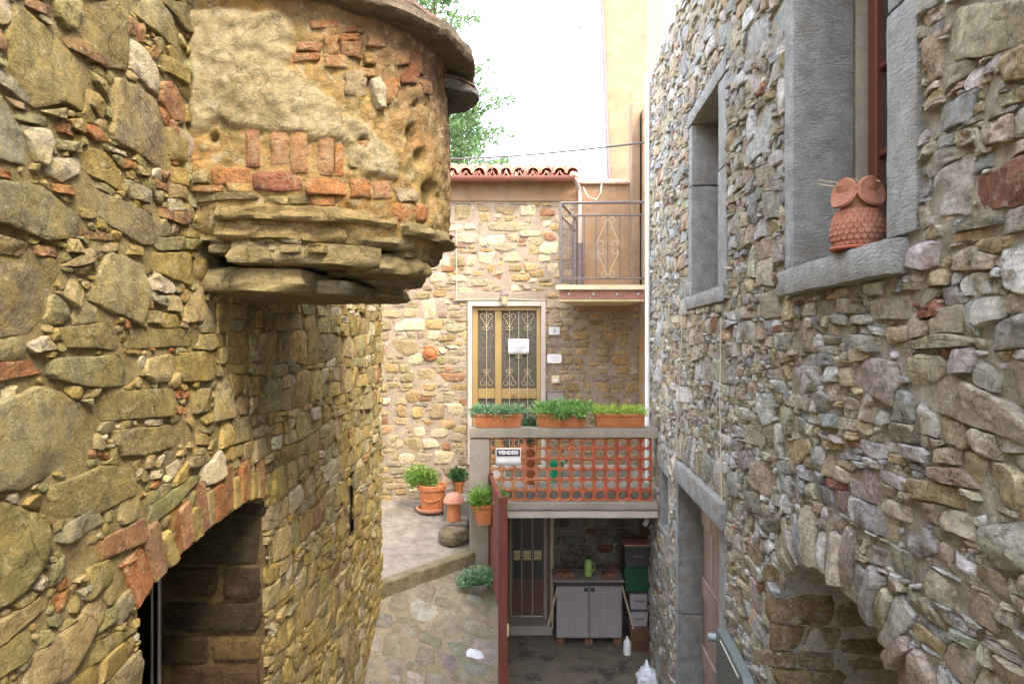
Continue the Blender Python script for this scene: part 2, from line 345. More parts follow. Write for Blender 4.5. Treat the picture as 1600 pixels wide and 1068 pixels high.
def rows(u0, u1, v0, v1, hr, wr, rng, split=.25, wob=.03, tall=.1):
    """coursed rubble: polygons in courses of uneven height"""
    out = []; v = v0; k = int(rng.integers(1000)); prev = None
    bound = lambda vv, kk, u: vv + wob * vnoise(np.asarray(u) * 1.3 + kk * 7.7, np.asarray(u) * 0 + kk, kk)
    while v < v1:
        h = rng.uniform(*hr); top = v + h; u = u0 - rng.uniform(0, .2); jl = 0
        while u < u1:
            wd = max(rng.uniform(*wr), h * rng.uniform(.6, 1.1)); jr = rng.uniform(-.18, .18) * h
            ue = u + wd
            bl = (u - jl, float(bound(v, k, u))); br = (ue - jr, float(bound(v, k, ue)))
            tl = (u + jl, float(bound(top, k + 1, u))); tr = (ue + jr, float(bound(top, k + 1, ue)))
            def quad(bl, br, tr, tl):
                Q = [np.array(p) for p in (bl, br, tr, tl)]; o = []
                for a, b_ in zip(Q, Q[1:] + Q[:1]):
                    o.append(a); o.append((a + b_) / 2 + rng.normal(0, .045 * h, 2))
                out.append(np.array(o))
            if rng.random() < split and h > hr[0] * 1.2:
                s = rng.uniform(.35, .65); ml = tuple(np.array(bl) * (1 - s) + np.array(tl) * s); mr_ = tuple(np.array(br) * (1 - s) + np.array(tr) * s)
                quad(bl, br, mr_, ml)
                if rng.random() < .5:
                    q = rng.uniform(.35, .65); mb = tuple(np.array(ml) * (1 - q) + np.array(mr_) * q); mt_ = tuple(np.array(tl) * (1 - q) + np.array(tr) * q)
                    quad(ml, mb, mt_, tl); quad(mb, mr_, tr, mt_)
                else: quad(ml, mr_, tr, tl)
            else: quad(bl, br, tr, tl)
            u = ue; jl = jr
        v = top; k += 1
    return out
class Masonry:
    """all stones of one wall: manual ones first, then courses, then chips in the gaps"""
    def __init__(s, mapf, flip, bounds, pal, weights, seed, res=.006):
        s.map = mapf; s.flip = flip; s.b = bounds; s.mask = Mask(*bounds, res=res); s.items = []; s.pal = pal; s.w = weights; s.rng = np.random.default_rng(seed); s.seed = seed * 1000
    def colour(s, code=None):
        if code is None: code = s.rng.choice(list(s.w.keys()), p=np.array(list(s.w.values())) / sum(s.w.values()))
        c = np.array(s.pal[code]); c = c if code in 'rp' else c * (1 - s.pal['~']) + np.array(s.pal['_']) * s.pal['~'] if '_' in s.pal else c; return tuple(np.clip(c * s.rng.uniform(.85, 1.25) * (1 + s.rng.normal(0, .03, 3)), .02, .8))
    def put(s, poly, code=None, prot=.03, hi=False, gap=.006, amp=.012, tilt=.12, n=None, name='stone', flat=False, paint=True):
        s.seed += 1
        V, Fc, P = stone_geo(poly, s.seed % 9973, prot, gap, amp, hi, tilt, n, flat=flat)
        if paint: s.mask.paint(P)
        X = s.map(V); c = X.mean(0)
        d = max(c[1], .5); score = abs(area(P)) / d ** 2
        s.items.append((score, X, Fc if not s.flip else [f[::-1] for f in Fc], s.colour(code), name, code))
    def fill(s, polys, prot=(.015, .05), gap=.006, amp=.012, minfrac=.45, minarea=.0006, tilt=.12, cond=None, code=None, n=None, hi=False, zone=None):
        for P in polys:
            c = P.mean(0)
            if cond is not None and not cond(c): continue
            if s.mask.at(c[0], c[1]): continue
            Q, k = s.mask.clip(c, rs(P, 20))
            if k.mean() < minfrac or abs(area(Q)) < minarea: continue
            cd = code
            if zone: cd = zone(c, s.rng)
            s.put(Q, cd, s.rng.uniform(*prot), hi, gap, amp, tilt, n)
    def chips(s, tries, rr, cond=None, prot=(.005, .03), zone=None, gap=.004):
        u0, u1, v0, v1 = s.b; an = np.linspace(0, 2 * np.pi, 9, endpoint=False)
        C = np.column_stack([s.rng.uniform(u0, u1, tries), s.rng.uniform(v0, v1, tries)])
        C = C[~s.mask.at(C[:, 0], C[:, 1])]
        for c in C:
            if s.mask.at(c[0], c[1]) or (cond is not None and not cond(c)): continue
            r = s.rng.uniform(*rr); P = c + np.column_stack([np.cos(an) * r * s.rng.uniform(1, 2.2), np.sin(an) * r])
            Q, k = s.mask.clip(c, P)
            if k.min() < .12 or k.mean() < .4: continue
            s.put(Q, zone(c, s.rng) if zone else None, s.rng.uniform(*prot), False, gap, .004, .25, 8)
    def emit(s, parent, mat, limit=300, brickmat=None, rest='small_stones', sharp=None):
        s.items.sort(key=lambda i: -i[0]); big, small = s.items[:limit], s.items[limit:]
        for sc, X, Fc, col, name, code in big:
            og = X.mean(0); mt = brickmat if (brickmat and name == 'brick') else mat
            link(name, mkmesh(name, X, Fc, mt, og, True, col, sharp), parent, og)
        if small:
            V = []; A = []; C = []; n = 0
            for sc, X, Fc, col, name, code in small:
                V.append(X); A.extend([tuple(i + n for i in f) for f in Fc]); C.append(np.tile(col, (len(X), 1))); n += len(X)
            o = link(rest, mkmesh(rest, np.concatenate(V), A, mat, WL[parent], True, np.concatenate(C), sharp), parent); o['kind'] = 'stuff'
def core(name, mapf, flip, u0, u1, v0, v1, step, hole, mat, parent, amp=.012, base=-.012, seed=3, colf=None):
    nu = int((u1 - u0) / step) + 1; nv = int((v1 - v0) / step) + 1
    U, Vv = np.meshgrid(np.linspace(u0, u1, nu), np.linspace(v0, v1, nv)); Wv = base + amp * fbm(U * 7, Vv * 7, seed, 4)
    X = mapf(np.column_stack([U.ravel(), Vv.ravel(), Wv.ravel()]))
    cu = (U[:-1, :-1] + U[1:, 1:]) / 2; cv = (Vv[:-1, :-1] + Vv[1:, 1:]) / 2; keep = ~hole(cu, cv)
    ii, jj = np.nonzero(keep); a = ii * nu + jj
    Fc = np.column_stack([a, a + 1, a + nu + 1, a + nu])
    if flip: Fc = Fc[:, ::-1]
    used = np.unique(Fc); remap = -np.ones(nu * nv, int); remap[used] = np.arange(len(used))
    return link(name, mkmesh(name, X[used], remap[Fc].tolist(), mat, WL[parent] if parent is not None else (0, 0, 0), True, colf(U.ravel()[used], Vv.ravel()[used]) if colf else None), parent)
def bstone(name, pts8, mat, parent, col=(1, 1, 1), rough=.006, sub=4, seed=1):
    """a dressed block from a box given by mapping corners; slightly worn edges"""
    pass
def dressed(name, x0, x1, y0, y1, z0, z1, mat, parent, mapM=None, b=.012, wear=.004, sub=.045, seed=1):
    """dressed stone block, local box mapped by matrix, chamfered and slightly uneven"""
    bm = bmesh.new()
    nx, ny, nz_ = [max(2, int((q) / sub) + 1) for q in (x1 - x0, y1 - y0, z1 - z0)]
    mb = MB(); 
    def face(fn, n1, n2, rev):
        V = [fn(i / n1, j / n2) for j in range(n2 + 1) for i in range(n1 + 1)]
        Fc = [(j * (n1 + 1) + i, j * (n1 + 1) + i + 1, (j + 1) * (n1 + 1) + i + 1, (j + 1) * (n1 + 1) + i) for j in range(n2) for i in range(n1)]
        mb.add(V, [f[::-1] for f in Fc] if rev else Fc)
    L = lambda a, b_, t_: a + (b_ - a) * t_
    face(lambda s, t_: (L(x0, x1, s), y0, L(z0, z1, t_)), nx, nz_, False); face(lambda s, t_: (L(x0, x1, s), y1, L(z0, z1, t_)), nx, nz_, True)
    face(lambda s, t_: (x0, L(y0, y1, s), L(z0, z1, t_)), ny, nz_, True); face(lambda s, t_: (x1, L(y0, y1, s), L(z0, z1, t_)), ny, nz_, False)
    face(lambda s, t_: (L(x0, x1, s), L(y0, y1, t_), z0), nx, ny, True); face(lambda s, t_: (L(x0, x1, s), L(y0, y1, t_), z1), nx, ny, False)
    V = np.array(mb.v); lo = np.array([x0, y0, z0]); hi_ = np.array([x1, y1, z1])
    dl = np.minimum(V - lo, hi_ - V); edge = (dl < b * .5).sum(1)
    ctr = (lo + hi_) / 2; inw = np.sign(ctr - V) * (dl < b * .5)
    V = V + inw * (np.where(edge >= 2, b * .55, 0))[:, None]
    for k in range(3): V[:, k] += wear * fbm(V[:, (k + 1) % 3] * 9 + seed, V[:, (k + 2) % 3] * 9 + V[:, k] * 5, seed * 13 + k, 3)
    if mapM is not None: V = np.array([tuple(mapM @ Vector(p)) for p in V])
    og = V.mean(0); me = mkmesh(name, V, mb.f, mat, og, True); bm.free()
    bm = bmesh.new(); bm.from_mesh(me); bmesh.ops.remove_doubles(bm, verts=bm.verts, dist=.0008); bmesh.ops.recalc_face_normals(bm, faces=bm.faces); bm.to_mesh(me); bm.free()
    me.shade_smooth(); me.set_sharp_from_angle(angle=R(32))
    return link(name, me, parent, og)
def inpoly(P, U, Vv):
    P = np.asarray(P, float); ins = np.zeros(np.shape(U), bool)
    for a, b_ in zip(P, np.roll(P, -1, 0)):
        cnd = (a[1] > Vv) != (b_[1] > Vv)
        ins ^= cnd & (U < (b_[0] - a[0]) * (Vv - a[1]) / (b_[1] - a[1] + 1e-12) + a[0])
    return ins
def foliage(name, spots, n, ll, lw, mat, parent, up=.7, seed=1, origin=None, spread=1.):
    """a clump of small leaves: spots are (x, y, z, rx, ry, rz) ellipsoids"""
    rng = np.random.default_rng(seed); V = []; Fc = []
    for i in range(n):
        x, y, z, rx, ry, rz = spots[rng.integers(len(spots))]
        q = rng.normal(0, .5, 3); q = q / max(1, np.linalg.norm(q)); p = np.array([x + q[0] * rx, y + q[1] * ry, z + q[2] * rz])
        d = rng.normal(0, spread, 3) + np.array([q[0] * .8, q[1] * .8, up]); d /= np.linalg.norm(d)
        s = np.cross(d, rng.normal(0, 1, 3)); s /= np.linalg.norm(s) + 1e-9; nn = np.cross(d, s)
        l = ll * rng.uniform(.45, 1.7); wd = lw * rng.uniform(.7, 1.2); k = len(V)
        V += [p, p + d * l * .5 + s * wd / 2 + nn * wd * .15, p + d * l - nn * l * .12, p + d * l * .5 - s * wd / 2 + nn * wd * .15]
        Fc += [(k, k + 1, k + 2), (k, k + 2, k + 3)]
    og = origin if origin is not None else (WL[parent] if parent is not None else (0, 0, 0))
    return link(name, mkmesh(name, V, Fc, mat, og, True), parent, og)
def text_mesh(body, size, mat, name, parent, M4, ext=.0008, origin=None, align='CENTER', bold=0):
    cu = bpy.data.curves.new('tmp_text', 'FONT'); cu.body = body; cu.size = size; cu.extrude = ext; cu.align_x = align; cu.align_y = 'CENTER'; cu.offset = bold
    o = bpy.data.objects.new('tmp_text', cu); COL.objects.link(o); dg = bpy.context.evaluated_depsgraph_get()
    me = bpy.data.meshes.new_from_object(o.evaluated_get(dg)); bpy.data.objects.remove(o); bpy.data.curves.remove(cu)
    me.materials.clear(); me.materials.append(mat); me.name = name
    pl = WL[parent]; me.transform(Matrix.Translation(-pl) @ M4)
    return link(name, me, parent)

# ------------------------------------------------------------------ ground
gnd = MB(); gnd.box(-200, 200, -200, 400, -.4, -.05, 0); props(gnd.build('ground', M['ground'], smooth=False), kind='structure')
yd = MB(); yd.box(-.34, 2.4, -3, 12.4, -.045, 0, 0); props(yd.build('courtyard_floor', M['yard'], smooth=False), kind='structure')
def path_h(x, y): return H - 3.0 + .45 * (np.minimum(y, 9.2) - 8.05) - .268 * (x + 1.56)
def land_h(x, y): return H - 2.52 - .33 * (10.9 - y) / 2.85
KA, KB = np.array([-1.60, 8.02]), np.array([-.52, 8.93])
# path: earth sheet with a drop on its open side
xs = np.linspace(-1.7, -.13, 34); ys = np.linspace(4.5, 9.4, 90); X, Y = np.meshgrid(xs, ys)
Z = np.maximum(path_h(X, Y), .004) + .008 + .014 * fbm(X * 5, Y * 5, 8, 4)
Z = Z - np.where(Y > KA[1] + (X - KA[0]) * (KB[1] - KA[1]) / (KB[0] - KA[0]) + .02, .5, 0)
V = np.column_stack([X.ravel(), Y.ravel(), Z.ravel()]); nx = len(xs)
Fc = [(j * nx + i, j * nx + i + 1, (j + 1) * nx + i + 1, (j + 1) * nx + i) for j in range(len(ys) - 1) for i in range(nx - 1)]
V2 = [(x, y, -.04) for x, y in zip(X[:, -1] + .015, Y[:, -1])]; V = np.concatenate([V, np.array(V2)]); b0 = nx * len(ys)
Fc += [(j * nx + nx - 1, b0 + j, b0 + j + 1, (j + 1) * nx + nx - 1) for j in range(len(ys) - 1)]
path = props(link('path', mkmesh('path', V, Fc, M['earth'], (0, 0, 0), True, None, 40)), kind='structure'); WL[path] = Vector((0, 0, 0))
PPAL = {'g': (.29, .265, .215), 'o': (.28, .245, .17), 't': (.32, .27, .195), 'v': (.29, .25, .21), 'w': (.38, .34, .28)}
def map_path(V): return np.column_stack([V[:, 0], V[:, 1], np.maximum(path_h(V[:, 0], V[:, 1]), .01) + V[:, 2]])
mp = Masonry(map_path, False, (-1.56, -.16, 5.4, 8.85), PPAL, {'g': 5, 'o': 4, 't': 2, 'v': 2, 'w': .7}, 41)
inpath = lambda c: (c[1] < KA[1] + (c[0] - KA[0]) * (KB[1] - KA[1]) / (KB[0] - KA[0]) - .08) and c[0] < -.2
mp.fill([p for p in rows(-1.6, -.1, 5.4, 8.9, (.12, .30), (.18, .42), mp.rng, .25, .08)], (.014, .026), .014, .008, tilt=.04, cond=inpath)
mp.chips(900, (.015, .04), inpath, (.004, .015))
mp.emit(path, M['paver'], 150, rest='pebbles')
# landing with pots
lp = [(-4.5, 10.95), (-4.5, 8.02), tuple(KA), tuple(KB), (-.52, 10.95)]
xs = np.linspace(-4.5, -.5, 60); ys = np.linspace(8.0, 10.98, 50); V = []
mb = MB(); X, Y = np.meshgrid(xs, ys); line = lambda x: np.where(x < KA[0], KA[1], KA[1] + (x - KA[0]) * (KB[1] - KA[1]) / (KB[0] - KA[0]))
Yb = line(X) + (Y - 8.0) / 2.98 * (10.98 - line(X)); Z = land_h(X, Yb) + .010 * fbm(X * 4, Yb * 4, 5, 4)
nx = len(xs); Fc = [(j * nx + i, j * nx + i + 1, (j + 1) * nx + i + 1, (j + 1) * nx + i) for j in range(len(ys) - 1) for i in range(nx - 1)]
landing = props(link('landing', mkmesh('landing', np.column_stack([X.ravel(), Yb.ravel(), Z.ravel()]), Fc, M['landing'])), kind='structure')
# kerb
nk = 40; V = []; Fc = []
kd = (KB - KA) / np.linalg.norm(KB - KA); kn = np.array([kd[1], -kd[0]])
for i in range(nk + 1):
    p = KA - kd * .05 + (KB - KA + kd * .1) * i / nk; zt = float(land_h(0, p[1])) + .012; wob = .008 * float(fbm(i * .7, 3, 2))
    q = p + kn * (.05 + wob); r_ = p - kn * .10
    V += [(q[0], q[1], zt - .5), (q[0], q[1], zt - .015), (q[0] - kn[0] * .015, q[1] - kn[1] * .015, zt + wob), (r_[0], r_[1], zt), (r_[0], r_[1], zt - .5)]
for i in range(nk):
    for k in range(4): Fc.append((i * 5 + k, i * 5 + k + 1, (i + 1) * 5 + k + 1, (i + 1) * 5 + k))
M['kerb'] = surf('mossy_kerb', (.21, .17, .10), .95, (.6, 1.3), 9, (6, .5, .64, .6, (.13, .12, .045)), None, (40, 1., .03))
props(link('kerb', mkmesh('kerb', V, [f[::-1] for f in Fc], M['kerb'], (0, 0, 0), True, None, 40)), kind='structure')
# steps hidden behind the pillar that lead up to the terrace
mb = MB(); mb.box(-1.0, -.56, 10.0, 10.86, H - 2.7, H - 2.32, .01); props(mb.build('steps', M['landing']), kind='structure')

# ------------------------------------------------------------------ house on the left (olive rubble)
XL = -1.55
def mapL(V): return np.column_stack([XL + V[:, 2], V[:, 0], V[:, 1]])
def pxL(px, py): u = -XL * F / (800 - np.asarray(px, float)); return np.column_stack([u, H + (534 - np.asarray(py, float)) / F * u])
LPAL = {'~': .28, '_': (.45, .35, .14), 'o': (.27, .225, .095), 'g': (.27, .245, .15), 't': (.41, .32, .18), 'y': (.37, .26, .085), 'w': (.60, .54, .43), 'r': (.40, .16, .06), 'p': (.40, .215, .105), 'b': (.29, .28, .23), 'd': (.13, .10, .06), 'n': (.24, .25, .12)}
house_l = thing('stone_house', (XL, 3, 0), 'olive rubble stone house lining the left side, with an arched doorway', 'house')
arch_u = np.array([2.80, 2.95, 3.3, 3.6, 3.95, 4.15, 4.26, 4.30]); arch_h = H + np.array([-1.10, -1.03, -.965, -.93, -.915, -.95, -1.0, -1.05])
def archL(u): return np.interp(u, arch_u, arch_h)
openL = np.array([(2.83, -.2)] + list(zip(arch_u + np.where(arch_u < 2.9, .03, 0), arch_h)) + [(4.30, -.2)])
slit = [(6.47, H - 1.88), (6.68, H - 1.88), (6.68, H - 1.24), (6.47, H - 1.24)]
OC, OA, OB, ON = 4.17, .88, 1.16, 2.5       # bread oven plan: centre y, half width, projection, exponent
mL = Masonry(mapL, False, (.9, 8.08, 0, H + 4.2), LPAL, {'o': 5, 'g': 4, 't': 2.5, 'y': 3, 'w': 1.0, 'r': .5, 'p': .6, 'b': .8, 'n': 1.2}, 7)
LPAL.update({k: tuple(np.array(v) * (1.15, 1.10, 1.0)) for k, v in LPAL.items() if k not in '_~rp'})
mL.mask.paint(openL); mL.mask.paint(slit)
mL.mask.paint([(OC - OA + .06, H + .36), (OC + OA - .06, H + .36), (OC + OA - .06, H + 1.8), (OC - OA + .06, H + 1.8)])
# arch bricks
ub = 2.80; k = 0
while ub < 4.12:
    wd = (.135, .11, .085, .07, .10, .075, .09, .06)[k % 8]; ue = ub + wd
    lift = .21 + .05 * math.sin(k * 2.3); lean = (.10 - .09 * (ub - 2.8))
    P = [(ub, archL(ub)), (ue, archL(ue)), (ue - lean, archL(ue) + lift), (ub - lean, archL(ub) + lift)]
    mL.put(P, ['r', 'p', 'y', 'r', 'p', 'y', 'p', 't'][k % 8], .018 + .008 * (k % 3), False, .003, .006, .05, 18, 'brick', True); ub = ue; k += 1
ZA = (2., 0, 0); ZB = (1.88, 0, 500)
SL = [(ZA, 'o', [40,10,100,50,160,90,200,150,250,180,262,220,258,300,250,355,180,320,90,340,40,260,15,200,10,90]), (ZA, 'o', [258,0,375,0,398,60,388,226,330,212,235,105,240,60]),
(ZA, 'p', [85,-10,150,20,160,40,152,62,60,12]), (ZA, 'o', [155,0,250,0,235,88,200,95,165,50]), (ZA, 'g', [378,0,485,0,555,125,545,155,450,80]), (ZA, 'd', [495,-10,600,20,606,122,562,92]),
(ZA, 'p', [390,45,420,60,420,115,385,108]), (ZA, 'p', [426,70,448,72,446,135,426,130]), (ZA, 'p', [465,138,490,150,480,192,462,180]), (ZA, 'w', [395,118,440,150,485,220,490,300,450,275,400,220]),
(ZA, 'p', [165,85,210,100,335,205,330,220,270,190,200,145]), (ZA, 'y', [497,162,580,220,575,270,500,215]), (ZA, 'p', [492,255,540,250,575,330,570,390,530,370,490,310]), (ZA, 'g', [350,232,480,302,520,420,518,538,430,490,337,430,345,340]),
(ZA, 'y', [262,275,300,290,318,330,310,375,260,320]), (ZA, 'o', [268,215,338,265,335,325,318,300,280,255]), (ZA, 'b', [-40,190,20,235,75,310,70,330,0,275,-40,250]), (ZA, 'b', [-60,290,10,300,50,380,98,520,0,505,-60,470]),
(ZA, 'w', [52,387,130,402,150,440,130,520,100,505]), (ZA, 'g', [40,342,150,372,145,405,40,375]), (ZA, 't', [110,345,200,335,195,375,160,368]), (ZA, 'r', [142,377,210,387,228,430,150,405]), (ZA, 'y', [202,372,240,367,268,430,212,402]),
(ZA, 'r', [260,385,300,395,335,440,290,445,258,410]), (ZA, 'g', [165,432,238,447,240,480,162,465]), (ZA, 'y', [250,452,320,472,380,540,375,600,290,560,242,520]), (ZA, 'w', [132,492,238,492,245,540,190,572,132,545]),
(ZA, 'w', [312,452,390,476,395,492,330,472]), (ZA, 'r', [377,492,410,507,410,530,378,525]), (ZA, 'r', [152,570,215,582,230,615,160,600]), (ZA, 'r', [-20,520,35,540,30,560,-20,552]),
(ZA, 'g', [-60,556,120,577,250,680,245,740,130,755,0,702,-60,690]), (ZA, 'g', [232,557,400,642,480,692,500,760,440,770,340,710,232,620]), (ZA, 'b', [387,557,460,592,460,640,400,620]), (ZA, 't', [412,512,460,532,465,555,420,545]),
(ZA, 'p', [472,557,525,580,520,600,475,585]), (ZA, 'y', [517,512,575,530,575,585,530,570]), (ZA, 'o', [512,392,575,440,575,510,527,500]), (ZA, 'w', [512,622,560,617,570,660,520,660]), (ZA, 'g', [445,742,560,740,565,780,485,785]),
(ZA, 'p', [242,712,340,732,355,755,252,746]), (ZA, 't', [-30,730,90,762,100,815,40,800,-30,790]), (ZA, 'p', [97,762,185,772,180,805,102,800]), (ZA, 't', [192,742,250,748,250,790,202,790]), (ZA, 'y', [362,752,440,772,440,800,372,795]),
(ZA, 'y', [562,702,635,737,630,755,562,735]), (ZA, 'o', [567,742,620,747,620,780,567,780]), (ZA, 'y', [447,787,580,787,590,895,520,870,442,830]), (ZA, 'g', [332,782,430,822,460,920,430,1018,270,942,262,930,310,820]),
(ZA, 't', [182,832,270,772,325,792,280,820,222,835]), (ZA, 't', [222,852,260,912,240,968,162,912,197,900]), (ZA, 'g', [-60,800,100,832,145,880,140,990,80,1048,-60,1060]), (ZA, 'b', [462,902,520,937,515,960,462,940]),
(ZA, 't', [457,967,500,972,500,1013,452,1008]), (ZA, 't', [577,922,618,884,640,902,630,1008,567,1008]), (ZA, 'y', [592,802,650,812,655,868,602,878]), (ZA, 'o', [300,150,330,215,262,190,250,120]),
(ZB, 'o', [152,22,320,2,350,60,345,88,182,80]), (ZB, 'o', [357,27,580,22,580,75,357,86]), (ZB, 'w', [60,72,130,42,168,85,80,98]), (ZB, 'r', [-30,122,135,112,135,153,-30,182]), (ZB, 'g', [142,112,400,97,405,163,370,192,272,202,132,170]),
(ZB, 't', [422,112,505,97,505,178,452,188,417,160]), (ZB, 'y', [512,97,620,87,635,150,620,178,517,183]), (ZB, 'w', [0,187,55,192,50,213,0,236]), (ZB, 'g', [-60,262,100,182,230,242,275,292,270,380,170,438,60,498,-60,520]),
(ZB, 'o', [277,212,510,197,508,283,292,298,274,260]), (ZB, 'r', [513,207,552,206,550,230,514,231]), (ZB, 'r', [513,251,552,249,550,278,514,279]), (ZB, 'o', [557,202,615,197,615,268,562,278]), (ZB, 'w', [225,236,265,227,270,255]),
(ZB, 'o', [322,322,550,302,555,355,420,398,342,398]), (ZB, 'w', [285,342,315,332,315,352,295,355]), (ZB, 'r', [282,382,325,396,310,413,282,397]), (ZB, 't', [545,402,625,392,620,413,548,438]), (ZB, 'y', [562,332,620,332,615,368,562,365]),
(ZB, 'w', [482,432,540,392,535,425,497,468]), (ZB, 'w', [440,442,465,437,460,465,437,468]), (ZB, 'r', [432,490,470,457,475,475,442,498]), (ZB, 'o', [122,492,300,422,390,432,395,508,290,568,152,588]), (ZB, 'n', [432,545,560,455,588,455,492,558,432,606]),
(ZB, 'o', [-60,532,0,532,130,572,120,698,60,798,-60,880]), (ZB, 'r', [117,586,150,591,148,614,121,609]), (ZB, 'b', [152,622,270,543,300,590,192,658,142,650]), (ZB, 'p', [197,692,418,574,424,648,202,746]), (ZB, 'g', [132,722,188,682,192,740,142,788]),
(ZB, 'r', [157,771,193,748,198,780,162,798]), (ZB, 'r', [147,811,203,782,198,838,162,862]), (ZB, 't', [207,768,240,742,245,760,217,774]), (ZB, 'b', [217,792,258,772,240,828]), (ZB, 'w', [87,788,125,738,130,770,102,798]),
(ZB, 't', [-60,905,130,803,150,830,-20,962,-60,970]), (ZB, 't', [72,1000,220,873,298,775,298,860,182,1058,52,1090]), (ZB, 'o', [222,962,300,932,370,902,396,905,222,1048]), (ZB, 'b', [332,832,388,775,393,830,342,898]), (ZB, 'r', [342,722,398,693,362,740]), (ZB, 't', [285,1080,405,965,420,1000,418,1090])]
for (sc, ox, oy), code, P in SL:
    P = np.array(P, float).reshape(-1, 2) / sc + (ox, oy); P = P[(P[:, 0] < 790)]
    Q = pxL(P[:, 0], P[:, 1]); brick = code in 'rp'
    mL.put(Q, code, mL.rng.uniform(.014, .032) if not brick else mL.rng.uniform(.012, .024), True, .002, .010 if not brick else .008, .08, 46 if not brick else 24, 'brick' if code == 'r' else 'stone')
visL = lambda c: abs(c[1] - H) < .62 * c[0] + .5 and c[1] > -.1
def zoneL(c, rng):
    far = c[0] > 4.2
    ks = {'o': 4, 'g': 3, 't': 2, 'y': 3, 'w': .8, 'r': .6, 'p': .6, 'n': 1} if not far else {'o': 2, 'g': 2.5, 't': 6, 'y': 5, 'w': 2.6, 'p': .35}  # far stones paler and yellower, making up in colour for the oven's shadow
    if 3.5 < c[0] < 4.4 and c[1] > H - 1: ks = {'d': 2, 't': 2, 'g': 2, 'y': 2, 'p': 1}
    kk = list(ks); p = np.array([ks[q] for q in kk]); return rng.choice(kk, p=p / p.sum())
mL.fill(rows(.9, 4.3, .2, H + 4.5, (.07, .22), (.10, .34), mL.rng, .25, .05), (.014, .030), .002, .008, cond=lambda c: visL(c) and c[0] < 4.25, zone=zoneL, n=18)
mL.fill(rows(4.2, 8.2, .2, H + 5.8, (.07, .20), (.13, .42), mL.rng, .3, .05), (.014, .036), .003, .009, cond=lambda c: visL(c) and c[0] < 8.0, zone=zoneL, n=16)
mL.chips(34000, (.010, .05), visL, (.010, .024), zoneL, .002)
mL.emit(house_l, M['stoneL'], 300, M['brickface'], sharp=26)
hole = lambda u, v: inpoly(openL, u, v) | inpoly(slit, u, v)
core('wall', mapL, False, -2.5, 8.07, -.05, H + 4.25, .045, hole, M['mortarL'], house_l, .012, .002, 4)
mb = MB()
for (x0, x1, y0, y1, z0, z1) in ((-7, XL - .02, 8.0, 8.068, -.05, H + 4.25), (-7, XL - .02, -2.5, -2.43, -.05, H + 4.25), (-7.05, -7, -2.5, 8.068, -.05, H + 4.25), (-7.05, XL + .03, -2.5, 8.1, H + 4.25, H + 4.35)): mb.box(x0, x1, y0, y1, z0, z1, 0)
mb.build('outer_shell', M['mortarL'], house_l, smooth=False)
# slit window: deep dark reveal
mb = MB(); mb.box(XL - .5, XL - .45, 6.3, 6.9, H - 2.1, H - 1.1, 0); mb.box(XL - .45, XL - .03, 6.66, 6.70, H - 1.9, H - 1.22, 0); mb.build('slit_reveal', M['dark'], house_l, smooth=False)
# arched doorway: far jamb of dark blocks, vault, room behind
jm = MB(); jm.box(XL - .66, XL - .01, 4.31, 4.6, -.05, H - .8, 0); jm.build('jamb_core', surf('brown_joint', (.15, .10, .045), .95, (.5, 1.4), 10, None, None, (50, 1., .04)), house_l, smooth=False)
def mapJ(V): return np.column_stack([XL + V[:, 0], 4.305 - V[:, 2], V[:, 1]])
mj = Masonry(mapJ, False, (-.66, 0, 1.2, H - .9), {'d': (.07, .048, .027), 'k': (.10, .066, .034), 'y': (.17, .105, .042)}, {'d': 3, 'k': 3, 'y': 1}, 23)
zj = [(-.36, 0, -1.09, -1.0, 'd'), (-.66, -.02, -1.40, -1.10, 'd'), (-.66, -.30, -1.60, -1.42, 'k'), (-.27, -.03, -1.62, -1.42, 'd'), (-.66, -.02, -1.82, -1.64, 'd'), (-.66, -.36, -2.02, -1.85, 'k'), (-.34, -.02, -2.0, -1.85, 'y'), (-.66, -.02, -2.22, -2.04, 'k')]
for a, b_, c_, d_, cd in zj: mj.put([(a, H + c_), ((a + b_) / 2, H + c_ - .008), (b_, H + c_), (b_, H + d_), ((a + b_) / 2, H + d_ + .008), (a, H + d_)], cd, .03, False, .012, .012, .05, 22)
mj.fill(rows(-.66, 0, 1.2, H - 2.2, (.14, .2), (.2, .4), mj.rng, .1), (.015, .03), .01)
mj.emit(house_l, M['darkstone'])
mb = MB(); us = np.linspace(2.8, 4.32, 16)
for a, b_ in zip(us[:-1], us[1:]): mb.add([(XL - .01, a, archL(a) + .012), (XL - .01, b_, archL(b_) + .012), (XL - .66, b_, archL(b_) + .03), (XL - .66, a, archL(a) + .03)], [(0, 1, 2, 3)])
mb.build('arch_soffit', M['mortarL'], house_l)
mb = MB(); mb.box(XL - .66, XL - .02, 2.5, 2.815, -.05, H - 1.1, 0); mb.build('jamb', M['mortarL'], house_l, smooth=False)
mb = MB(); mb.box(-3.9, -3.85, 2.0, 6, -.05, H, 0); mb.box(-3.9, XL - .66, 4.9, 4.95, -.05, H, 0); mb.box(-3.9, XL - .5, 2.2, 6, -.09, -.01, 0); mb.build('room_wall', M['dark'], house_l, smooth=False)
mb = MB(); mb.tube([(XL - .645, 4.25, .1), (XL - .645, 4.25, H - 1.12)], .012, 10); mb.tube([(XL - .675, 4.22, .1), (XL - .675, 4.22, H - 1.12)], .008, 8); mb.build('door_edge_strip', M['silver'], house_l)
# white downpipe at its far corner
dp = MB(); dp.tube([(-1.49, 8.17, H + 2.4), (-1.49, 8.17, H + 4.3)], .05, 16); o = dp.build('downpipe', M['whitepvc'], None, (-1.49, 8.17, H + 2.4)); props(o, 'white downpipe at the corner of the olive stone house, above the oven roof', 'pipe')

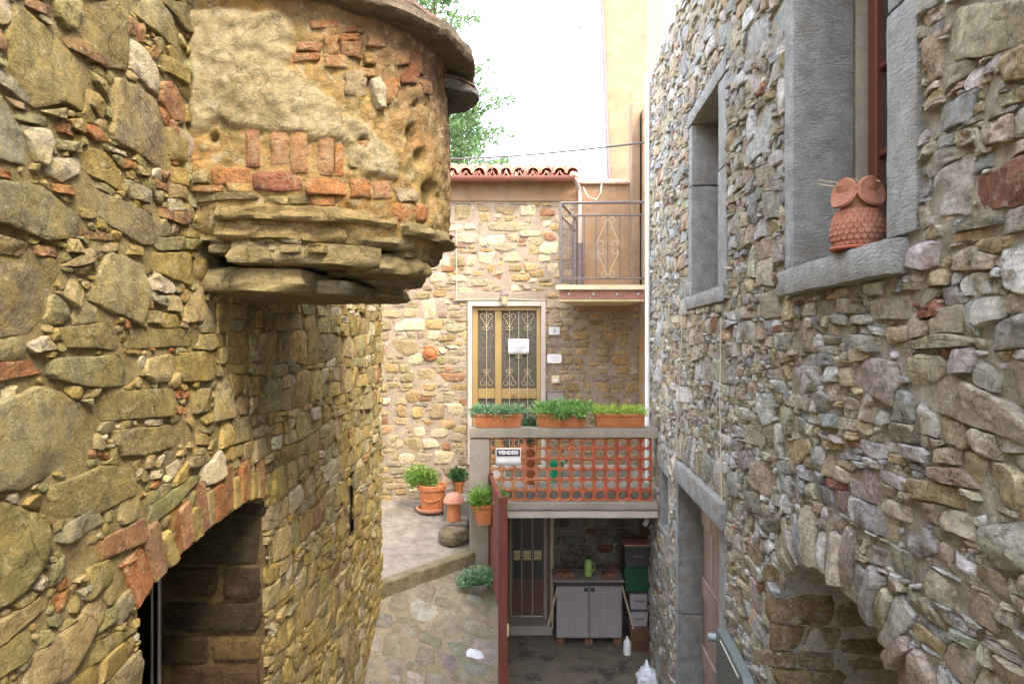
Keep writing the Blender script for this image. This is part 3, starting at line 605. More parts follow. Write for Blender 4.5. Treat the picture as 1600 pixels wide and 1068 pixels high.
# ------------------------------------------------------------------ bread oven projecting from the left house
oven = thing('bread_oven', (XL, OC, H + .3), 'crumbling half-round bread oven jutting from the wall on stone slabs', 'oven')
th = np.linspace(0, np.pi, 181)
def oplan(off=0.):
    a, b_ = OA + off, OB + off
    x = XL + b_ * np.abs(np.sin(th)) ** (2 / ON); y = OC - a * np.sign(np.cos(th)) * np.abs(np.cos(th)) ** (2 / ON)
    return np.column_stack([x, y])
OP = oplan(); OS = np.concatenate([[0], np.cumsum(np.hypot(*np.diff(OP, axis=0).T))])
tg = np.gradient(OP, axis=0); tg /= np.hypot(*tg.T)[:, None] + 1e-9; ONm = np.column_stack([tg[:, 1], -tg[:, 0]])
def mapO(V):
    s = np.clip(V[:, 0], 0, OS[-1]); x = np.interp(s, OS, OP[:, 0]); y = np.interp(s, OS, OP[:, 1]); nx_ = np.interp(s, OS, ONm[:, 0]); ny_ = np.interp(s, OS, ONm[:, 1])
    t_ = np.clip((V[:, 1] - (H + .5)) / .25, 0, 1); inset = -.07 * (1 - t_) ** 2
    return np.column_stack([x + nx_ * (V[:, 2] + inset), y + ny_ * (V[:, 2] + inset), V[:, 1]])
OPX = 800 + F * OP[:, 0] / OP[:, 1]; kk = int(np.argmax(OPX))
def pxO(px, py):
    s = np.interp(px, OPX[:kk + 1], OS[:kk + 1]); y = np.interp(s, OS, OP[:, 1]); return np.column_stack([s, H + (534 - np.asarray(py, float)) / F * y])
ZO = (2.224, 280, 0)
def zo(P): P = np.array(P, float).reshape(-1, 2) / ZO[0] + (ZO[1], ZO[2]); return pxO(P[:, 0], P[:, 1])
OPAL = {'r': (.40, .17, .065), 'p': (.37, .20, .095), 'y': (.42, .24, .09), 't': (.46, .35, .21), 'w': (.55, .47, .33), 'o': (.28, .22, .10), 'd': (.26, .11, .06)}
mo = Masonry(mapO, False, (0, OS[-1], H + .4, H + 1.75), OPAL, {'y': 1}, 31)
BR = [('p', 230,440,285,585), ('p', 318,460,375,600), ('p', 388,460,447,605), ('p', 480,475,538,612), ('r', 541,500,570,610), ('r', 108,583,250,640), ('d', 262,600,430,665), ('r', 440,620,583,683), ('r', 590,625,665,690), ('p', 670,628,738,690), ('r', 748,705,820,765), ('r', 822,715,866,768),
 ('y', 40,640,155,668), ('y', 165,640,258,668), ('o', 20,670,280,698), ('o', 295,680,375,710), ('o', 380,682,450,710), ('r', 455,684,540,718), ('r', 388,185,495,215), ('p', 505,195,605,240), ('r', 575,88,640,118), ('r', 555,118,630,145), ('p', 560,147,635,205), ('p', 620,235,680,270), ('t', 575,250,655,335),
 ('p', 710,290,760,365), ('r', 455,70,550,100), ('r', 700,272,765,305), ('y', 640,180,682,222), ('y', 500,125,552,190), ('p', 405,150,495,182), ('p', 650,120,720,165), ('p', 725,170,800,230), ('d', 800,180,850,260), ('d', 770,235,830,290), ('r', 600,488,655,512), ('p', 840,280,875,330)]
for cd, x0, y0, x1, y1 in BR:
    j = lambda: mo.rng.uniform(-5, 5)
    mo.put(zo([x0 + j(), y1 + j(), (x0 + x1) / 2, y1 + j(), x1 + j(), y1 + j(), x1 + j(), (y0 + y1) / 2, x1 + j(), y0 + j(), (x0 + x1) / 2, y0 + j(), x0 + j(), y0 + j(), x0 + j(), (y0 + y1) / 2]), cd, mo.rng.uniform(.010, .024), False, .002, .007, .10, 22, 'brick' if cd != 'w' else 'stone')
mo.put(zo([662,275,695,268,712,300,712,385,685,380,665,330]), 'w', .05, True, .003, .012)
for P, cd in (([20,580,100,585,105,640,20,640], 'o'), ([590,520,640,500,660,560,620,590,585,580], 't'), ([650,550,700,520,740,550,700,600], 't'), ([740,650,820,660,830,700,760,705], 't')): mo.put(zo(P), cd, .02, True, .003, .014)
mo.emit(oven, M['brickface'])
# rendered shell: thick where the plaster survives, eaten away elsewhere
PL1 = zo([0,30,60,40,350,45,400,90,395,180,385,240,430,260,500,330,560,400,640,430,730,520,760,600,740,640,640,600,560,490,470,478,400,465,300,455,180,440,150,420,60,460,0,470])
su = np.linspace(0, OS[-1], 210); sv = np.linspace(H + .52, H + 1.74, 90); U, Vv = np.meshgrid(su, sv)
jit = .03 * fbm(U * 12, Vv * 12, 3, 4); pl = inpoly(PL1, U + jit, Vv + .03 * fbm(U * 12, Vv * 12, 9, 4)).astype(float)
for _ in range(1): pl = (pl + np.roll(pl, 1, 0) + np.roll(pl, -1, 0) + np.roll(pl, 1, 1) + np.roll(pl, -1, 1)) / 5
hol = np.clip(fbm(U * 7 + 5, Vv * 9, 77, 3) - .5, 0, 1) * .2 * (U > .8)
for hx, hy, hr in ((817, 470, 24), (850, 545, 26), (880, 680, 40), (640, 495, 12), (115, 475, 10)):
    c_ = zo([hx, hy])[0]; rr = hr / 2.224 / 290; hol = hol + .10 * np.exp(-(((U - c_[0]) / rr) ** 2 + ((Vv - c_[1]) / rr) ** 2))
Wv = -.004 + .030 * pl + .024 * fbm(U * 6, Vv * 6, 21, 4) + .018 * fbm(U * 20, Vv * 20, 22, 4) - hol
X = mapO(np.column_stack([U.ravel(), Vv.ravel(), Wv.ravel()]))
earth = np.array((.50, .33, .125)); pla = np.array((.54, .42, .235)); orange = np.array((.50, .23, .06)); grime = np.array((.20, .16, .06)); rub = np.array((.34, .20, .13))
cc = earth + (pla - earth) * pl.ravel()[:, None]
k1 = np.clip(fbm(U * 4, Vv * 5, 51, 3) * 2, 0, 1).ravel()[:, None]; cc = cc + (orange - cc) * k1 * .55 * (1 - pl.ravel()[:, None])
k2 = (np.clip(fbm(U * 5, Vv * 5, 61, 3) * 2.2 + .55 - np.abs(U - .15) * 2.4, 0, 1) * (Vv < H + 1.25)).ravel()[:, None]; cc = cc + (grime - cc) * k2 * .5
k3 = (np.clip((U - .85) * 1.5 + (Vv - H - 1.25) * 2.2 + .5 * fbm(U * 4, Vv * 4, 71, 3), 0, 1)).ravel()[:, None]; cc = cc + (rub - cc) * k3 * .7
nu = len(su); Fc = [(j * nu + i, j * nu + i + 1, (j + 1) * nu + i + 1, (j + 1) * nu + i) for j in range(len(sv) - 1) for i in range(nu - 1)]
link('plaster_shell', mkmesh('plaster_shell', X, Fc, M['oven'], WL[oven], True, cc), oven)
mb = MB(); P = oplan(-.06); mb.prism([tuple(p) for p in P], 'z', H + .5, H + 1.7); mb.build('oven_core', M['mortarL'], oven)
def slab(name, plan, z0, z1, col, mat, parent, seed, n=44, rough=.018, slope=(0, 0), rad=.09):
    """rough flat stone: plan outline with a rounded, broken edge"""
    P = rs(plan, n); c = P.mean(0); d = P - c; r = np.hypot(*d.T); an = np.arctan2(d[:, 1], d[:, 0])
    d = d * (1 + rad * fbm(an * 2.2 + 3, an * 0 + seed, seed, 4))[:, None]; hh = z1 - z0; V = []; rg = []
    prof = [(.5, 0), (.85, .0), (.965, .06), (1.0, .3), (1.0 - .02, .62), (.97, .9), (.9, 1.), (.5, 1.)]
    for s, t_ in prof:
        q = c + d * s; zz = z0 + hh * t_ + rough * fbm(q[:, 0] * 5, q[:, 1] * 5 + t_ * 3, seed, 4) + slope[0] * (q[:, 0] - c[0]) + slope[1] * (q[:, 1] - c[1])
        q = q + (d / r[:, None]) * (rough * 1.8 * fbm(an * 5, an * 0 + t_ * 5 + seed, seed + 3, 3))[:, None] * (s > .9)
        V.append(np.column_stack([q, zz]))
    V = np.concatenate(V); m_ = len(prof); V = np.concatenate([V, [[c[0], c[1], z0]], [[c[0], c[1], z1]]])
    Fc = [(i * n + k, i * n + (k + 1) % n, (i + 1) * n + (k + 1) % n, (i + 1) * n + k) for i in range(m_ - 1) for k in range(n)]
    Fc += [((k + 1) % n, k, m_ * n) for k in range(n)] + [((m_ - 1) * n + k, (m_ - 1) * n + (k + 1) % n, m_ * n + 1) for k in range(n)]
    if area(P) < 0: Fc = [f[::-1] for f in Fc]
    og = V.mean(0); return link(name, mkmesh(name, V, Fc, mat, og, True, col, 50), parent, og)
M['slabst'] = surf('corbel_slab', None, .9, (.6, 1.3), 7, (5, .55, .68, .5, (.36, .27, .09)), (12, .54, .64, .5, (.20, .165, .08)), (60, 1., .03), (18, 1., .06), cracks=(5, .03, .45, .15), strata=(9, (1, 1, 5), .65, 1.25))
def arcpoly(off, t0, t1, inner, k=14):
    P = oplan(off); i0, i1 = int(t0 * 180), int(t1 * 180); A = P[np.linspace(i0, i1, k).astype(int)]
    B = np.column_stack([XL + (A[::-1, 0] - XL) * inner, OC + (A[::-1, 1] - OC) * inner]); return np.concatenate([A, B])
CB = [(.02, .02, .30, .25, .585, .66, 'y'), (.03, .30, .52, .3, .565, .635, 'o'), (-.05, .50, .98, .3, .55, .645, 'g'),
      (-.02, .02, .20, .35, .50, .585, 'y'), (-.03, .20, .34, .3, .49, .58, 'o'), (-.05, .33, .50, .3, .45, .575, 'o'), (-.12, .48, .98, .3, .44, .56, 'o'),
      (-.04, .03, .27, .3, .385, .50, 'o'), (-.06, .26, .44, .3, .36, .475, 'o'), (-.15, .42, .97, .3, .345, .46, 'g')]
CBP = {'y': (.42, .30, .125), 'o': (.40, .31, .15), 'g': (.40, .33, .20)}
for i, (off, a, b_, inn, z0, z1, cd) in enumerate(CB): slab('corbel_slab', arcpoly(off, a, b_, inn), H + z0, H + z1, CBP[cd], M['slabst'], oven, 100 + i)
for i, (x0, x1, y0, y1, z0, z1) in enumerate(((-1.62, -1.02, 3.42, 4.5, .245, .375), (-1.06, -.86, 3.62, 4.5, .25, .335), (-1.62, -.75, 4.3, 4.95, .27, .36))):
    slab('corbel_slab', [(x0, y0), ((x0 + x1) / 2, y0 - .03), (x1, y0 + .03), (x1 + .02, (y0 + y1) / 2), (x1, y1), (x0, y1)], H + z0, H + z1, CBP['og'[i % 2]], M['slabst'], oven, 140 + i, 36)
# small fill stones between the slabs at the wall
for i in range(9):
    x = -1.5 + .12 * (i % 5); z = .47 + .045 * (i // 5) ; slab('corbel_slab', [(x, 3.36), (x + .10, 3.34), (x + .11, 3.7), (x, 3.7)], H + z - .03, H + z + .012, CBP['oyg'[i % 3]], M['slabst'], oven, 160 + i, 20, .008)
# roof slates
SLC = [(.22, .18, .13), (.27, .21, .14), (.22, .20, .17), (.34, .20, .16)]
RS = [(.12, .0, .22, 1.69, 1.765, 0), (.15, .17, .36, 1.655, 1.74, 1), (.19, .33, .60, 1.635, 1.735, 1), (.17, .58, .98, 1.65, 1.74, 0), (.09, .02, .30, 1.755, 1.82, 2), (.11, .28, .55, 1.735, 1.80, 3)]
for i, (off, a, b_, z0, z1, cd) in enumerate(RS): slab('roof_slate', arcpoly(off, a, b_, .25, 3), H + z0, H + z1, SLC[cd], M['slate'], oven, 200 + i, 48, .007, (-.07, 0), .035)
slab('roof_slate', [(-.75, 4.15), (-.55, 3.98), (-.30, 4.05), (-.19, 4.22), (-.32, 4.5), (-.75, 4.7)], H + 1.51, H + 1.575, SLC[2], M['slate'], oven, 221, 36, .008, (-.08, 0))
slab('roof_slate', [(-.78, 4.12), (-.52, 3.99), (-.29, 4.07), (-.20, 4.20), (-.34, 4.5), (-.78, 4.7)], H + 1.575, H + 1.605, SLC[3], M['slate'], oven, 222, 36, .006, (-.08, 0))
mb = MB(); P = oplan(.03); mb.prism([tuple(p) for p in P], 'z', H + 1.69, H + 1.78); mb.build('roof_bed', M['mortarL'], oven)

# ------------------------------------------------------------------ house on the right (grey rubble)
XR, SR = 1.42, .0562
def mapR(V): return np.column_stack([XR + SR * V[:, 0] - V[:, 2], V[:, 0] + SR * V[:, 2], V[:, 1]])
MR = Matrix(((SR, -1, 0, XR), (1, SR, 0, 0), (0, 0, 1, 0), (0, 0, 0, 1)))
def pxR(px, py): u = XR * F / (np.asarray(px, float) - 860); return np.column_stack([u, H + (534 - np.asarray(py, float)) / F * u])
RPAL = {'~': .34, '_': (.59, .545, .47), 'b': (.31, .33, .35), 'g': (.33, .32, .29), 't': (.43, .36, .26), 'w': (.60, .57, .55), 'v': (.33, .265, .24), 'd': (.30, .22, .135), 'y': (.42, .30, .14), 'r': (.29, .14, .095), 'o': (.32, .28, .17)}
house_r = thing('stone_house', (XR + .3, 5, 0), 'grey flaky rubble stone house lining the right side, with stone-framed windows', 'house')
TOP = H + 3.72; END = 9.6
aR_u = 3.40 + .8 * np.cos(np.linspace(np.pi, 0, 25)); aR_h = H - 1.66 + .47 * np.sin(np.linspace(0, np.pi, 25))
openR = np.array([(2.6, -.2)] + list(zip(aR_u, aR_h)) + [(4.2, -.2)])
def rect(u0, u1, v0, v1): return np.array([(u0, v0), (u1, v0), (u1, v1), (u0, v1)])
winA = rect(5.73, 6.78, H + .46, H + 2.17); winB = rect(2.84, 3.90, H + .40, H + 2.5); doorR = rect(5.70, 7.53, -.2, H - 1.5); winC = rect(8.17, 8.64, H - 2.30, H - 1.62)
winA_o = rect(5.44, 6.95, H + .33, H + 2.31); winB_o = rect(2.60, 4.06, H + .40, H + 2.8); sillB = rect(2.68, 4.02, H + .26, H + .42); doorR_o = rect(5.44, 7.64, -.2, H - 1.28); winC_o = rect(8.02, 8.80, H - 2.4, H - 1.42)
mR = Masonry(mapR, True, (1.0, END, 0, TOP), RPAL, {'b': 2.6, 'g': 3, 't': 6, 'w': 3.6, 'v': .5, 'd': 1.4, 'y': 1.8, 'r': .2, 'o': 1}, 9)
RPAL.update({k: tuple(np.array(v) * (1.31, 1.31, 1.34)) for k, v in RPAL.items() if k not in '_~'})
for P in (openR, winA_o, winB_o, sillB, doorR_o, winC_o): mR.mask.paint(P)
# rough voussoirs over the arch
ta = .12; k = 0
while ta < np.pi - .05:
    dt = (.10, .14, .085, .12, .16)[k % 5]; ln = (.30, .22, .34, .26)[k % 4]
    def ap(t_, e): return (3.40 - (.8 + e) * math.cos(t_), H - 1.66 + (.47 + e) * math.sin(t_))
    mR.put([ap(ta, .005), ap(ta + dt / 2, .0), ap(ta + dt, .005), ap(ta + dt, ln), ap(ta, ln)], ['t', 'g', 'b', 'v', 't', 'd', 'w'][k % 7], .02 + .02 * (k % 3), False, .005, .014, .15, 18); ta += dt; k += 1
# relieving row above the door lintel
for k in range(13):
    u = 5.5 + k * .16; mR.put(rect(u, u + .15, H - 1.27, H - 1.27 + .30 + .05 * math.sin(k * 1.9)), ['t', 'w', 'b', 'g', 'v', 't'][k % 6], .03, False, .005, .014, .15, 16)
ZC = (2.135, 1200, 0); ZD = (1.8175, 1200, 480); ZE = (2., 1000, 0); ZF = (1.8167, 1000, 480)
SRs = [(ZC, 'o', [640,20,900,-10,900,135,740,190,620,205,600,160]), (ZC, 't', [517,60,560,32,615,0,600,60,545,90]), (ZC, 'b', [540,380,720,287,690,400,600,440,540,440]), (ZC, 'y', [790,192,900,140,900,262,800,280]), (ZC, 'w', [562,592,640,532,710,502,700,600,690,718,552,720]),
(ZC, 'r', [717,592,900,505,900,685,730,703,707,660]), (ZC, 'g', [612,762,790,717,795,745,612,785]), (ZC, 'w', [482,832,540,802,610,807,600,870,540,903,482,890]), (ZC, 't', [622,852,700,817,780,852,770,900,622,903]), (ZC, 'r', [522,1030,580,992,600,1050,512,1066]),
(ZC, 't', [347,1002,480,982,490,1066,352,1066]), (ZC, 'w', [802,832,900,790,900,990,802,960]), (ZC, 'w', [652,922,740,902,760,980,662,988]), (ZC, 'y', [532,142,590,92,590,250,552,288,537,230]), (ZC, 't', [722,422,840,372,840,470,742,488]), (ZC, 'o', [772,322,900,282,900,332,792,360]), (ZC, 't', [642,442,710,422,720,470,662,498]), (ZC, 'b', [690,650,880,560,860,640]),
(ZD, 'v', [247,162,300,142,370,152,385,230,370,288,300,250,252,220]), (ZD, 't', [447,237,490,202,545,192,700,270,800,365,800,400,600,340,520,308,452,288]), (ZD, 't', [162,212,220,212,240,258,192,273]), (ZD, 'o', [322,352,370,322,430,337,440,388,332,380]), (ZD, 'g', [612,52,780,10,780,112,642,128]), (ZD, 'o', [332,112,520,72,608,92,600,110,342,124]),
(ZD, 'v', [237,472,300,452,350,530,330,568,242,530]), (ZD, 'o', [477,402,560,392,555,448,482,440]), (ZD, 'w', [262,372,350,392,350,430,302,430,262,400]), (ZD, 'b', [32,72,90,72,85,120,32,124]), (ZD, 'd', [97,62,150,62,150,128,97,128]), (ZD, 'y', [422,482,520,502,630,560,620,598,520,560,432,540]), (ZD, 'y', [42,382,130,372,140,410,92,448,52,420]),
(ZD, 'w', [72,172,110,162,130,210,112,258,72,240]), (ZD, 'w', [552,692,620,702,630,738,552,702]), (ZD, 'b', [172,402,270,420,270,434,182,430]), (ZD, 'v', [302,672,355,692,350,738,312,730]), (ZD, 'b', [382,642,470,622,500,698,432,718]), (ZD, 'g', [620,620,780,600,780,760,650,740]), (ZD, 'd', [440,450,560,455,620,520,520,500]), (ZD, 'b', [430,870,540,930,520,960,440,890]), (ZD, 'w', [490,840,590,910,600,940,520,900]),
(ZE, 'b', [342,92,410,27,410,130,352,188,327,190]), (ZE, 'g', [352,162,450,92,455,130,372,198]), (ZE, 'b', [377,342,420,302,410,460,352,518,342,470]), (ZE, 'g', [387,602,450,592,455,678,402,688]), (ZE, 'b', [347,642,380,622,370,698,342,698]), (ZE, 'v', [282,682,315,662,315,733,282,730]), (ZE, 'v', [417,782,455,762,460,818,422,823]), (ZE, 't', [362,822,420,802,430,898,372,888]),
(ZE, 't', [382,922,430,902,450,988,392,998]), (ZE, 'y', [442,932,490,942,490,998,442,1008]), (ZE, 'b', [255,90,290,60,290,120,262,150]), (ZE, 'w', [400,500,455,450,455,500,420,520]), (ZE, 'w', [340,380,365,340,370,420,345,460]), (ZE, 't', [355,530,420,510,430,570,370,590]),
(ZF, 'w', [392,72,455,62,455,118,392,124]), (ZF, 'o', [457,57,530,62,530,138,462,123]), (ZF, 't', [327,442,375,432,390,528,362,538,322,500]), (ZF, 'v', [302,522,350,522,360,593,312,578]), (ZF, 'o', [302,332,360,332,360,398,307,388]), (ZF, 'w', [112,227,155,222,155,273,117,268]), (ZF, 'b', [252,172,290,157,280,218,252,218]), (ZF, 'w', [337,242,380,242,385,328,362,338]), (ZF, 'd', [407,372,480,342,510,398,452,448]), (ZF, 'b', [250,470,285,465,285,540,252,535]), (ZF, 'g', [275,410,320,400,320,460,285,470])]
for (sc, ox, oy), code, P in SRs:
    P = np.array(P, float).reshape(-1, 2) / sc + (ox, oy); Q = pxR(P[:, 0], P[:, 1])
    c_ = Q.mean(0)
    if mR.mask.at(c_[0], c_[1]): continue
    Q2, kk_ = mR.mask.clip(c_, rs(Q, 24))
    if kk_.mean() > .72: Q2 = Q
    mR.put(Q2, code, mR.rng.uniform(.015, .04), True, .002, .016, .12, 44)
visR = lambda c: abs(c[1] - H) < .60 * c[0] + .5 and c[1] > -.1 and c[1] < TOP - .03
big = lambda c: visR(c) and vnoise(c[0] * 1.7, c[1] * 2.1, 5) > .25
mR.fill(rows(1.0, END, .1, TOP, (.10, .20), (.12, .32), mR.rng, .15, .05), (.015, .042), .003, .014, cond=big, n=16, tilt=.16)
mR.fill(rows(1.0, END, .1, TOP, (.028, .09), (.07, .26), mR.rng, .2, .05), (.012, .042), .002, .010, cond=visR, n=12, tilt=.25, minarea=.0003)
mR.chips(36000, (.008, .04), visR, (.010, .03), None, .002)
mR.emit(house_r, M['stoneR'], 300, sharp=22)
hole = lambda u, v: inpoly(openR, u, v) | inpoly(winA, u, v) | inpoly(winB, u, v) | inpoly(doorR, u, v) | inpoly(winC, u, v)
core('wall', mapR, True, -2.5, END, -.05, TOP, .045, hole, M['mortarR'], house_r, .014, .003, 14)
mb = MB()
for (a, b_, c_, d_, e, f) in ((END - .06, END - .003, -5.5, -.02, -.05, TOP), (-2.5, -2.44, -5.5, -.02, -.05, TOP), (-2.5, END, -5.55, -5.5, -.05, TOP), (-2.5, END, -5.5, -.02, TOP - .08, TOP - .01)):
    mb.M = MR; mb.box(a, b_, c_, d_, e, f, 0)
mb.build('outer_shell', M['mortarR'], house_r, smooth=False)
# window frames of dressed stone
def dR(name, u0, u1, w0, w1, v0, v1, parent, seed, mat='dress', **k): return dressed(name, u0, u1, w0, w1, v0, v1, M[mat], parent, MR, seed=seed, **k)
def wparent(name, u, v): 
    o = bpy.data.objects.new(name, None); COL.objects.link(o); p = Vector((XR + SR * u, u, v)); o.parent = house_r; o.location = p - WL[house_r]; WL[o] = p; o.empty_display_size = .1; return o
wa = wparent('window', 6.2, H + .46)
dR('jamb', 5.44, 5.73, -.45, .022, H + .46, H + 1.42, wa, 1); dR('jamb', 5.44, 5.73, -.45, .018, H + 1.425, H + 2.16, wa, 2)
dR('jamb', 6.78, 6.95, -.45, .022, H + .46, H + 1.55, wa, 3); dR('jamb', 6.78, 6.95, -.45, .018, H + 1.555, H + 2.16, wa, 4)
dR('lintel', 5.44, 6.96, -.45, .028, H + 2.163, H + 2.31, wa, 5); dR('sill', 5.43, 7.02, -.45, .05, H + .325, H + .458, wa, 6)
mb = MB(); mb.M = MR; mb.box(5.735, 6.775, -.44, -.40, H + .46, H + 2.16, .004); mb.build('window_leaf', M['woodred'], wa)
wb = wparent('window', 3.4, H + .42)
dR('jamb', 2.60, 2.84, -.31, .03, H + .423, H + 1.35, wb, 7); dR('jamb', 2.60, 2.84, -.31, .026, H + 1.355, H + 2.5, wb, 8)
dR('jamb', 3.90, 4.06, -.31, .035, H + .423, H + 2.5, wb, 9); dR('lintel', 2.6, 4.06, -.31, .03, H + 2.503, H + 2.8, wb, 10)
dR('sill', 2.69, 4.02, -.42, .085, H + .268, H + .42, wb, 11)
dR('inner_reveal', 3.90, 4.0, -.42, -.313, H + .423, H + 2.5, wb, 12, mat='concrete'); dR('inner_reveal', 2.74, 2.84, -.42, -.313, H + .423, H + 2.5, wb, 13, mat='concrete')
for a, b_ in ((3.80, 3.898), (2.842, 2.94), (3.33, 3.42)): mb = MB(); mb.M = MR; mb.box(a, b_, -.46, -.38, H + .423, H + 2.5, .006); mb.build('casement_stile', M['woodred'], wb)
for z in (.43, 1.02, 1.50, 1.98, 2.42):
    mb = MB(); mb.M = MR; mb.box(2.94, 3.80, -.445, -.395, H + z, H + z + (.07 if z < 1 else .035), .005); mb.build('glazing_bar', M['woodred'], wb)
for a, b_ in ((2.94, 3.33), (3.42, 3.80)): mb = MB(); mb.M = MR; mb.box(a, b_, -.425, -.42, H + .43, H + 2.48, 0); mb.build('pane', M['glass'], wb, smooth=False)
# door with stone frame
dr = wparent('door', 6.6, 0)
dR('lintel', 5.42, 7.62, -.30, .075, H - 1.50, H - 1.285, dr, 15)
for z0, z1, s in ((-.05, 1.2, 16), (1.205, H - 1.505, 17)): dR('jamb', 5.44, 5.70, -.30, .02, z0, z1, dr, s)
for z0, z1, s in ((-.05, 1.5, 18), (1.505, H - 1.505, 19)): dR('jamb', 7.53, 7.68, -.30, .02, z0, z1, dr, s)
for i in range(8):
    a = 5.71 + i * .228; mb = MB(); mb.M = MR; mb.box(a, a + .222, -.285, -.255, .05, H - 1.62 + .03 * math.sin(i * 2.1), .005); mb.build('plank', M['wood'], dr)
for z in (H - 1.98, H - 2.75, H - 3.5): mb = MB(); mb.M = MR; mb.box(5.71, 7.52, -.252, -.225, z, z + .20, .006); mb.build('batten', M['wood'], dr)
mb = MB(); mb.M = MR; mb.box(5.5, 7.7, -.32, -.295, -.05, H - 1.45, 0); mb.build('door_backing', M['dark'], dr, smooth=False)
# narrow opening near the far end
wc = wparent('window', 8.4, H - 2.3)
dR('lintel', 8.02, 8.80, -.3, .03, H - 1.62, H - 1.42, wc, 21); dR('jamb', 8.02, 8.17, -.3, .02, H - 2.3, H - 1.623, wc, 22); dR('jamb', 8.64, 8.80, -.3, .02, H - 2.3, H - 1.623, wc, 23); dR('sill', 8.02, 8.80, -.3, .03, H - 2.4, H - 2.303, wc, 24)
mb = MB(); mb.M = MR; mb.box(8.17, 8.64, -.2, -.16, H - 2.3, H - 1.62, .004); mb.build('window_leaf', M['wood'], wc)
# arched recess: rough far jamb and back
def mapRJ(V): return np.column_stack([XR + SR * 4.2 + V[:, 0], 4.2 - V[:, 2], V[:, 1]])
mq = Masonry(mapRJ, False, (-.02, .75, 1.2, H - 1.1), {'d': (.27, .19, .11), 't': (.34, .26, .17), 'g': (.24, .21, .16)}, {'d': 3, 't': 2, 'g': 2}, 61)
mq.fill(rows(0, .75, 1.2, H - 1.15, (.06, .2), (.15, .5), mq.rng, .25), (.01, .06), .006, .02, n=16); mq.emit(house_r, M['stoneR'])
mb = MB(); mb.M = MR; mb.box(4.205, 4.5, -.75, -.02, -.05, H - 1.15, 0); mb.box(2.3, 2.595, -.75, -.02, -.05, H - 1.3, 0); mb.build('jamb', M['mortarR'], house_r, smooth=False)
mb = MB()
for i in range(24):
    p, q = (aR_u[i], aR_h[i] + .012), (aR_u[i + 1], aR_h[i + 1] + .012)
    mb.add(mapR(np.array([(p[0], p[1], -.01), (q[0], q[1], -.01), (q[0], q[1], -.75), (p[0], p[1], -.75)])), [(0, 1, 2, 3)])
mb.build('arch_soffit', M['mortarR'], house_r)
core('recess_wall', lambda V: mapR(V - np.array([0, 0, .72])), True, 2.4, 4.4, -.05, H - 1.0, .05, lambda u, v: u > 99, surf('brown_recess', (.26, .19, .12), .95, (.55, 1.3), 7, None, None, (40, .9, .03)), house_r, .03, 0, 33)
# white downpipe on the far corner
px_, py_ = XR + SR * 9.5 - .07, 9.5
mb = MB(); mb.tube([(px_, py_, TOP), (px_, py_, H - 2.42), (px_ - .01, py_ - .03, H - 2.47), (px_ - .05, py_ - .08, H - 2.52)], .034, 16)
o = mb.build('downpipe', M['whitepvc'], None, (px_, py_, H - 2.4)); props(o, 'white downpipe running down the far edge of the grey stone house', 'pipe')
# wall-mounted grey metal panel with a pipe stub
mt = thing('metal_panel', (XR + SR * 4.9, 4.9, H - 2.6), 'grey-green metal panel with rounded corner on the grey stone wall below the door', 'panel')
P = [(5.35, -2.27), (5.33, -2.24), (5.0, -2.24), (4.62, -2.27), (4.56, -2.33), (4.56, -3.1), (5.35, -3.1)]
mb = MB(); mb.add(np.concatenate([mapR(np.array([(u, H + v, .05) for u, v in P])), mapR(np.array([(u, H + v, .12) for u, v in P]))]), [tuple(range(7)), tuple(range(13, 6, -1))] + [(i, (i + 1) % 7, 7 + (i + 1) % 7, 7 + i) for i in range(7)]); mb.build('sheet', M['metalgrey'], mt)
mb = MB(); mb.tube(mapR(np.array([(5.36, H - 2.33, .03), (5.40, H - 2.33, .17)])), .035, 14); mb.tube(mapR(np.array([(5.36, H - 2.33, .085), (5.36, H - 3.1, .085)])), .02, 12); mb.build('hinge_post', M['metalgrey'], mt)
mb = MB(); mb.tube(mapR(np.array([(5.2, H - 2.275, .124), (4.7, H - 2.31, .124)])), .006, 6); mb.build('edge_trim', M['silver'], mt)
# cords hanging on the wall
mb = MB(); u = 7.25; pts = [(7.05, H + .33, .06), (7.15, H - .1, .05), (7.32, H - .7, .05), (7.40, H - 1.22, .06)]; mb.tube(mapR(np.array(pts)), .0055, 6)
for k in range(4):
    aa = np.linspace(0, 2 * np.pi, 14); mb.tube(mapR(np.column_stack([7.42 + .05 * np.sin(aa) * (1 + .2 * k), H - 1.36 + .13 * np.cos(aa) * (1 - .12 * k), .07 + .012 * k + 0 * aa])), .006, 6, False)
props(mb.build('cord', M['cord'], None, (XR + .3, 7.3, H - 1.2)), 'pale cord with a looped end hanging from the small window sill to the door lintel', 'cord')
mb = MB(); mb.tube(mapR(np.array([(5.48, H + .2, .05), (5.5, H - .5, .055), (5.46, H - 1.2, .05), (5.44, H - 1.45, .05)])), .004, 6)
props(mb.build('cord', M['cord'], None, (XR + .3, 5.5, H - 1)), 'thin straight string on the grey wall above the near door jamb', 'cord')

M['owlclay'] = surf('owl_clay', (.36, .155, .10), .85, (.72, 1.2), 12, (14, .57, .66, .5, (.46, .30, .22)), (8, .56, .66, .5, (.25, .12, .08)), (60, .6, .01))
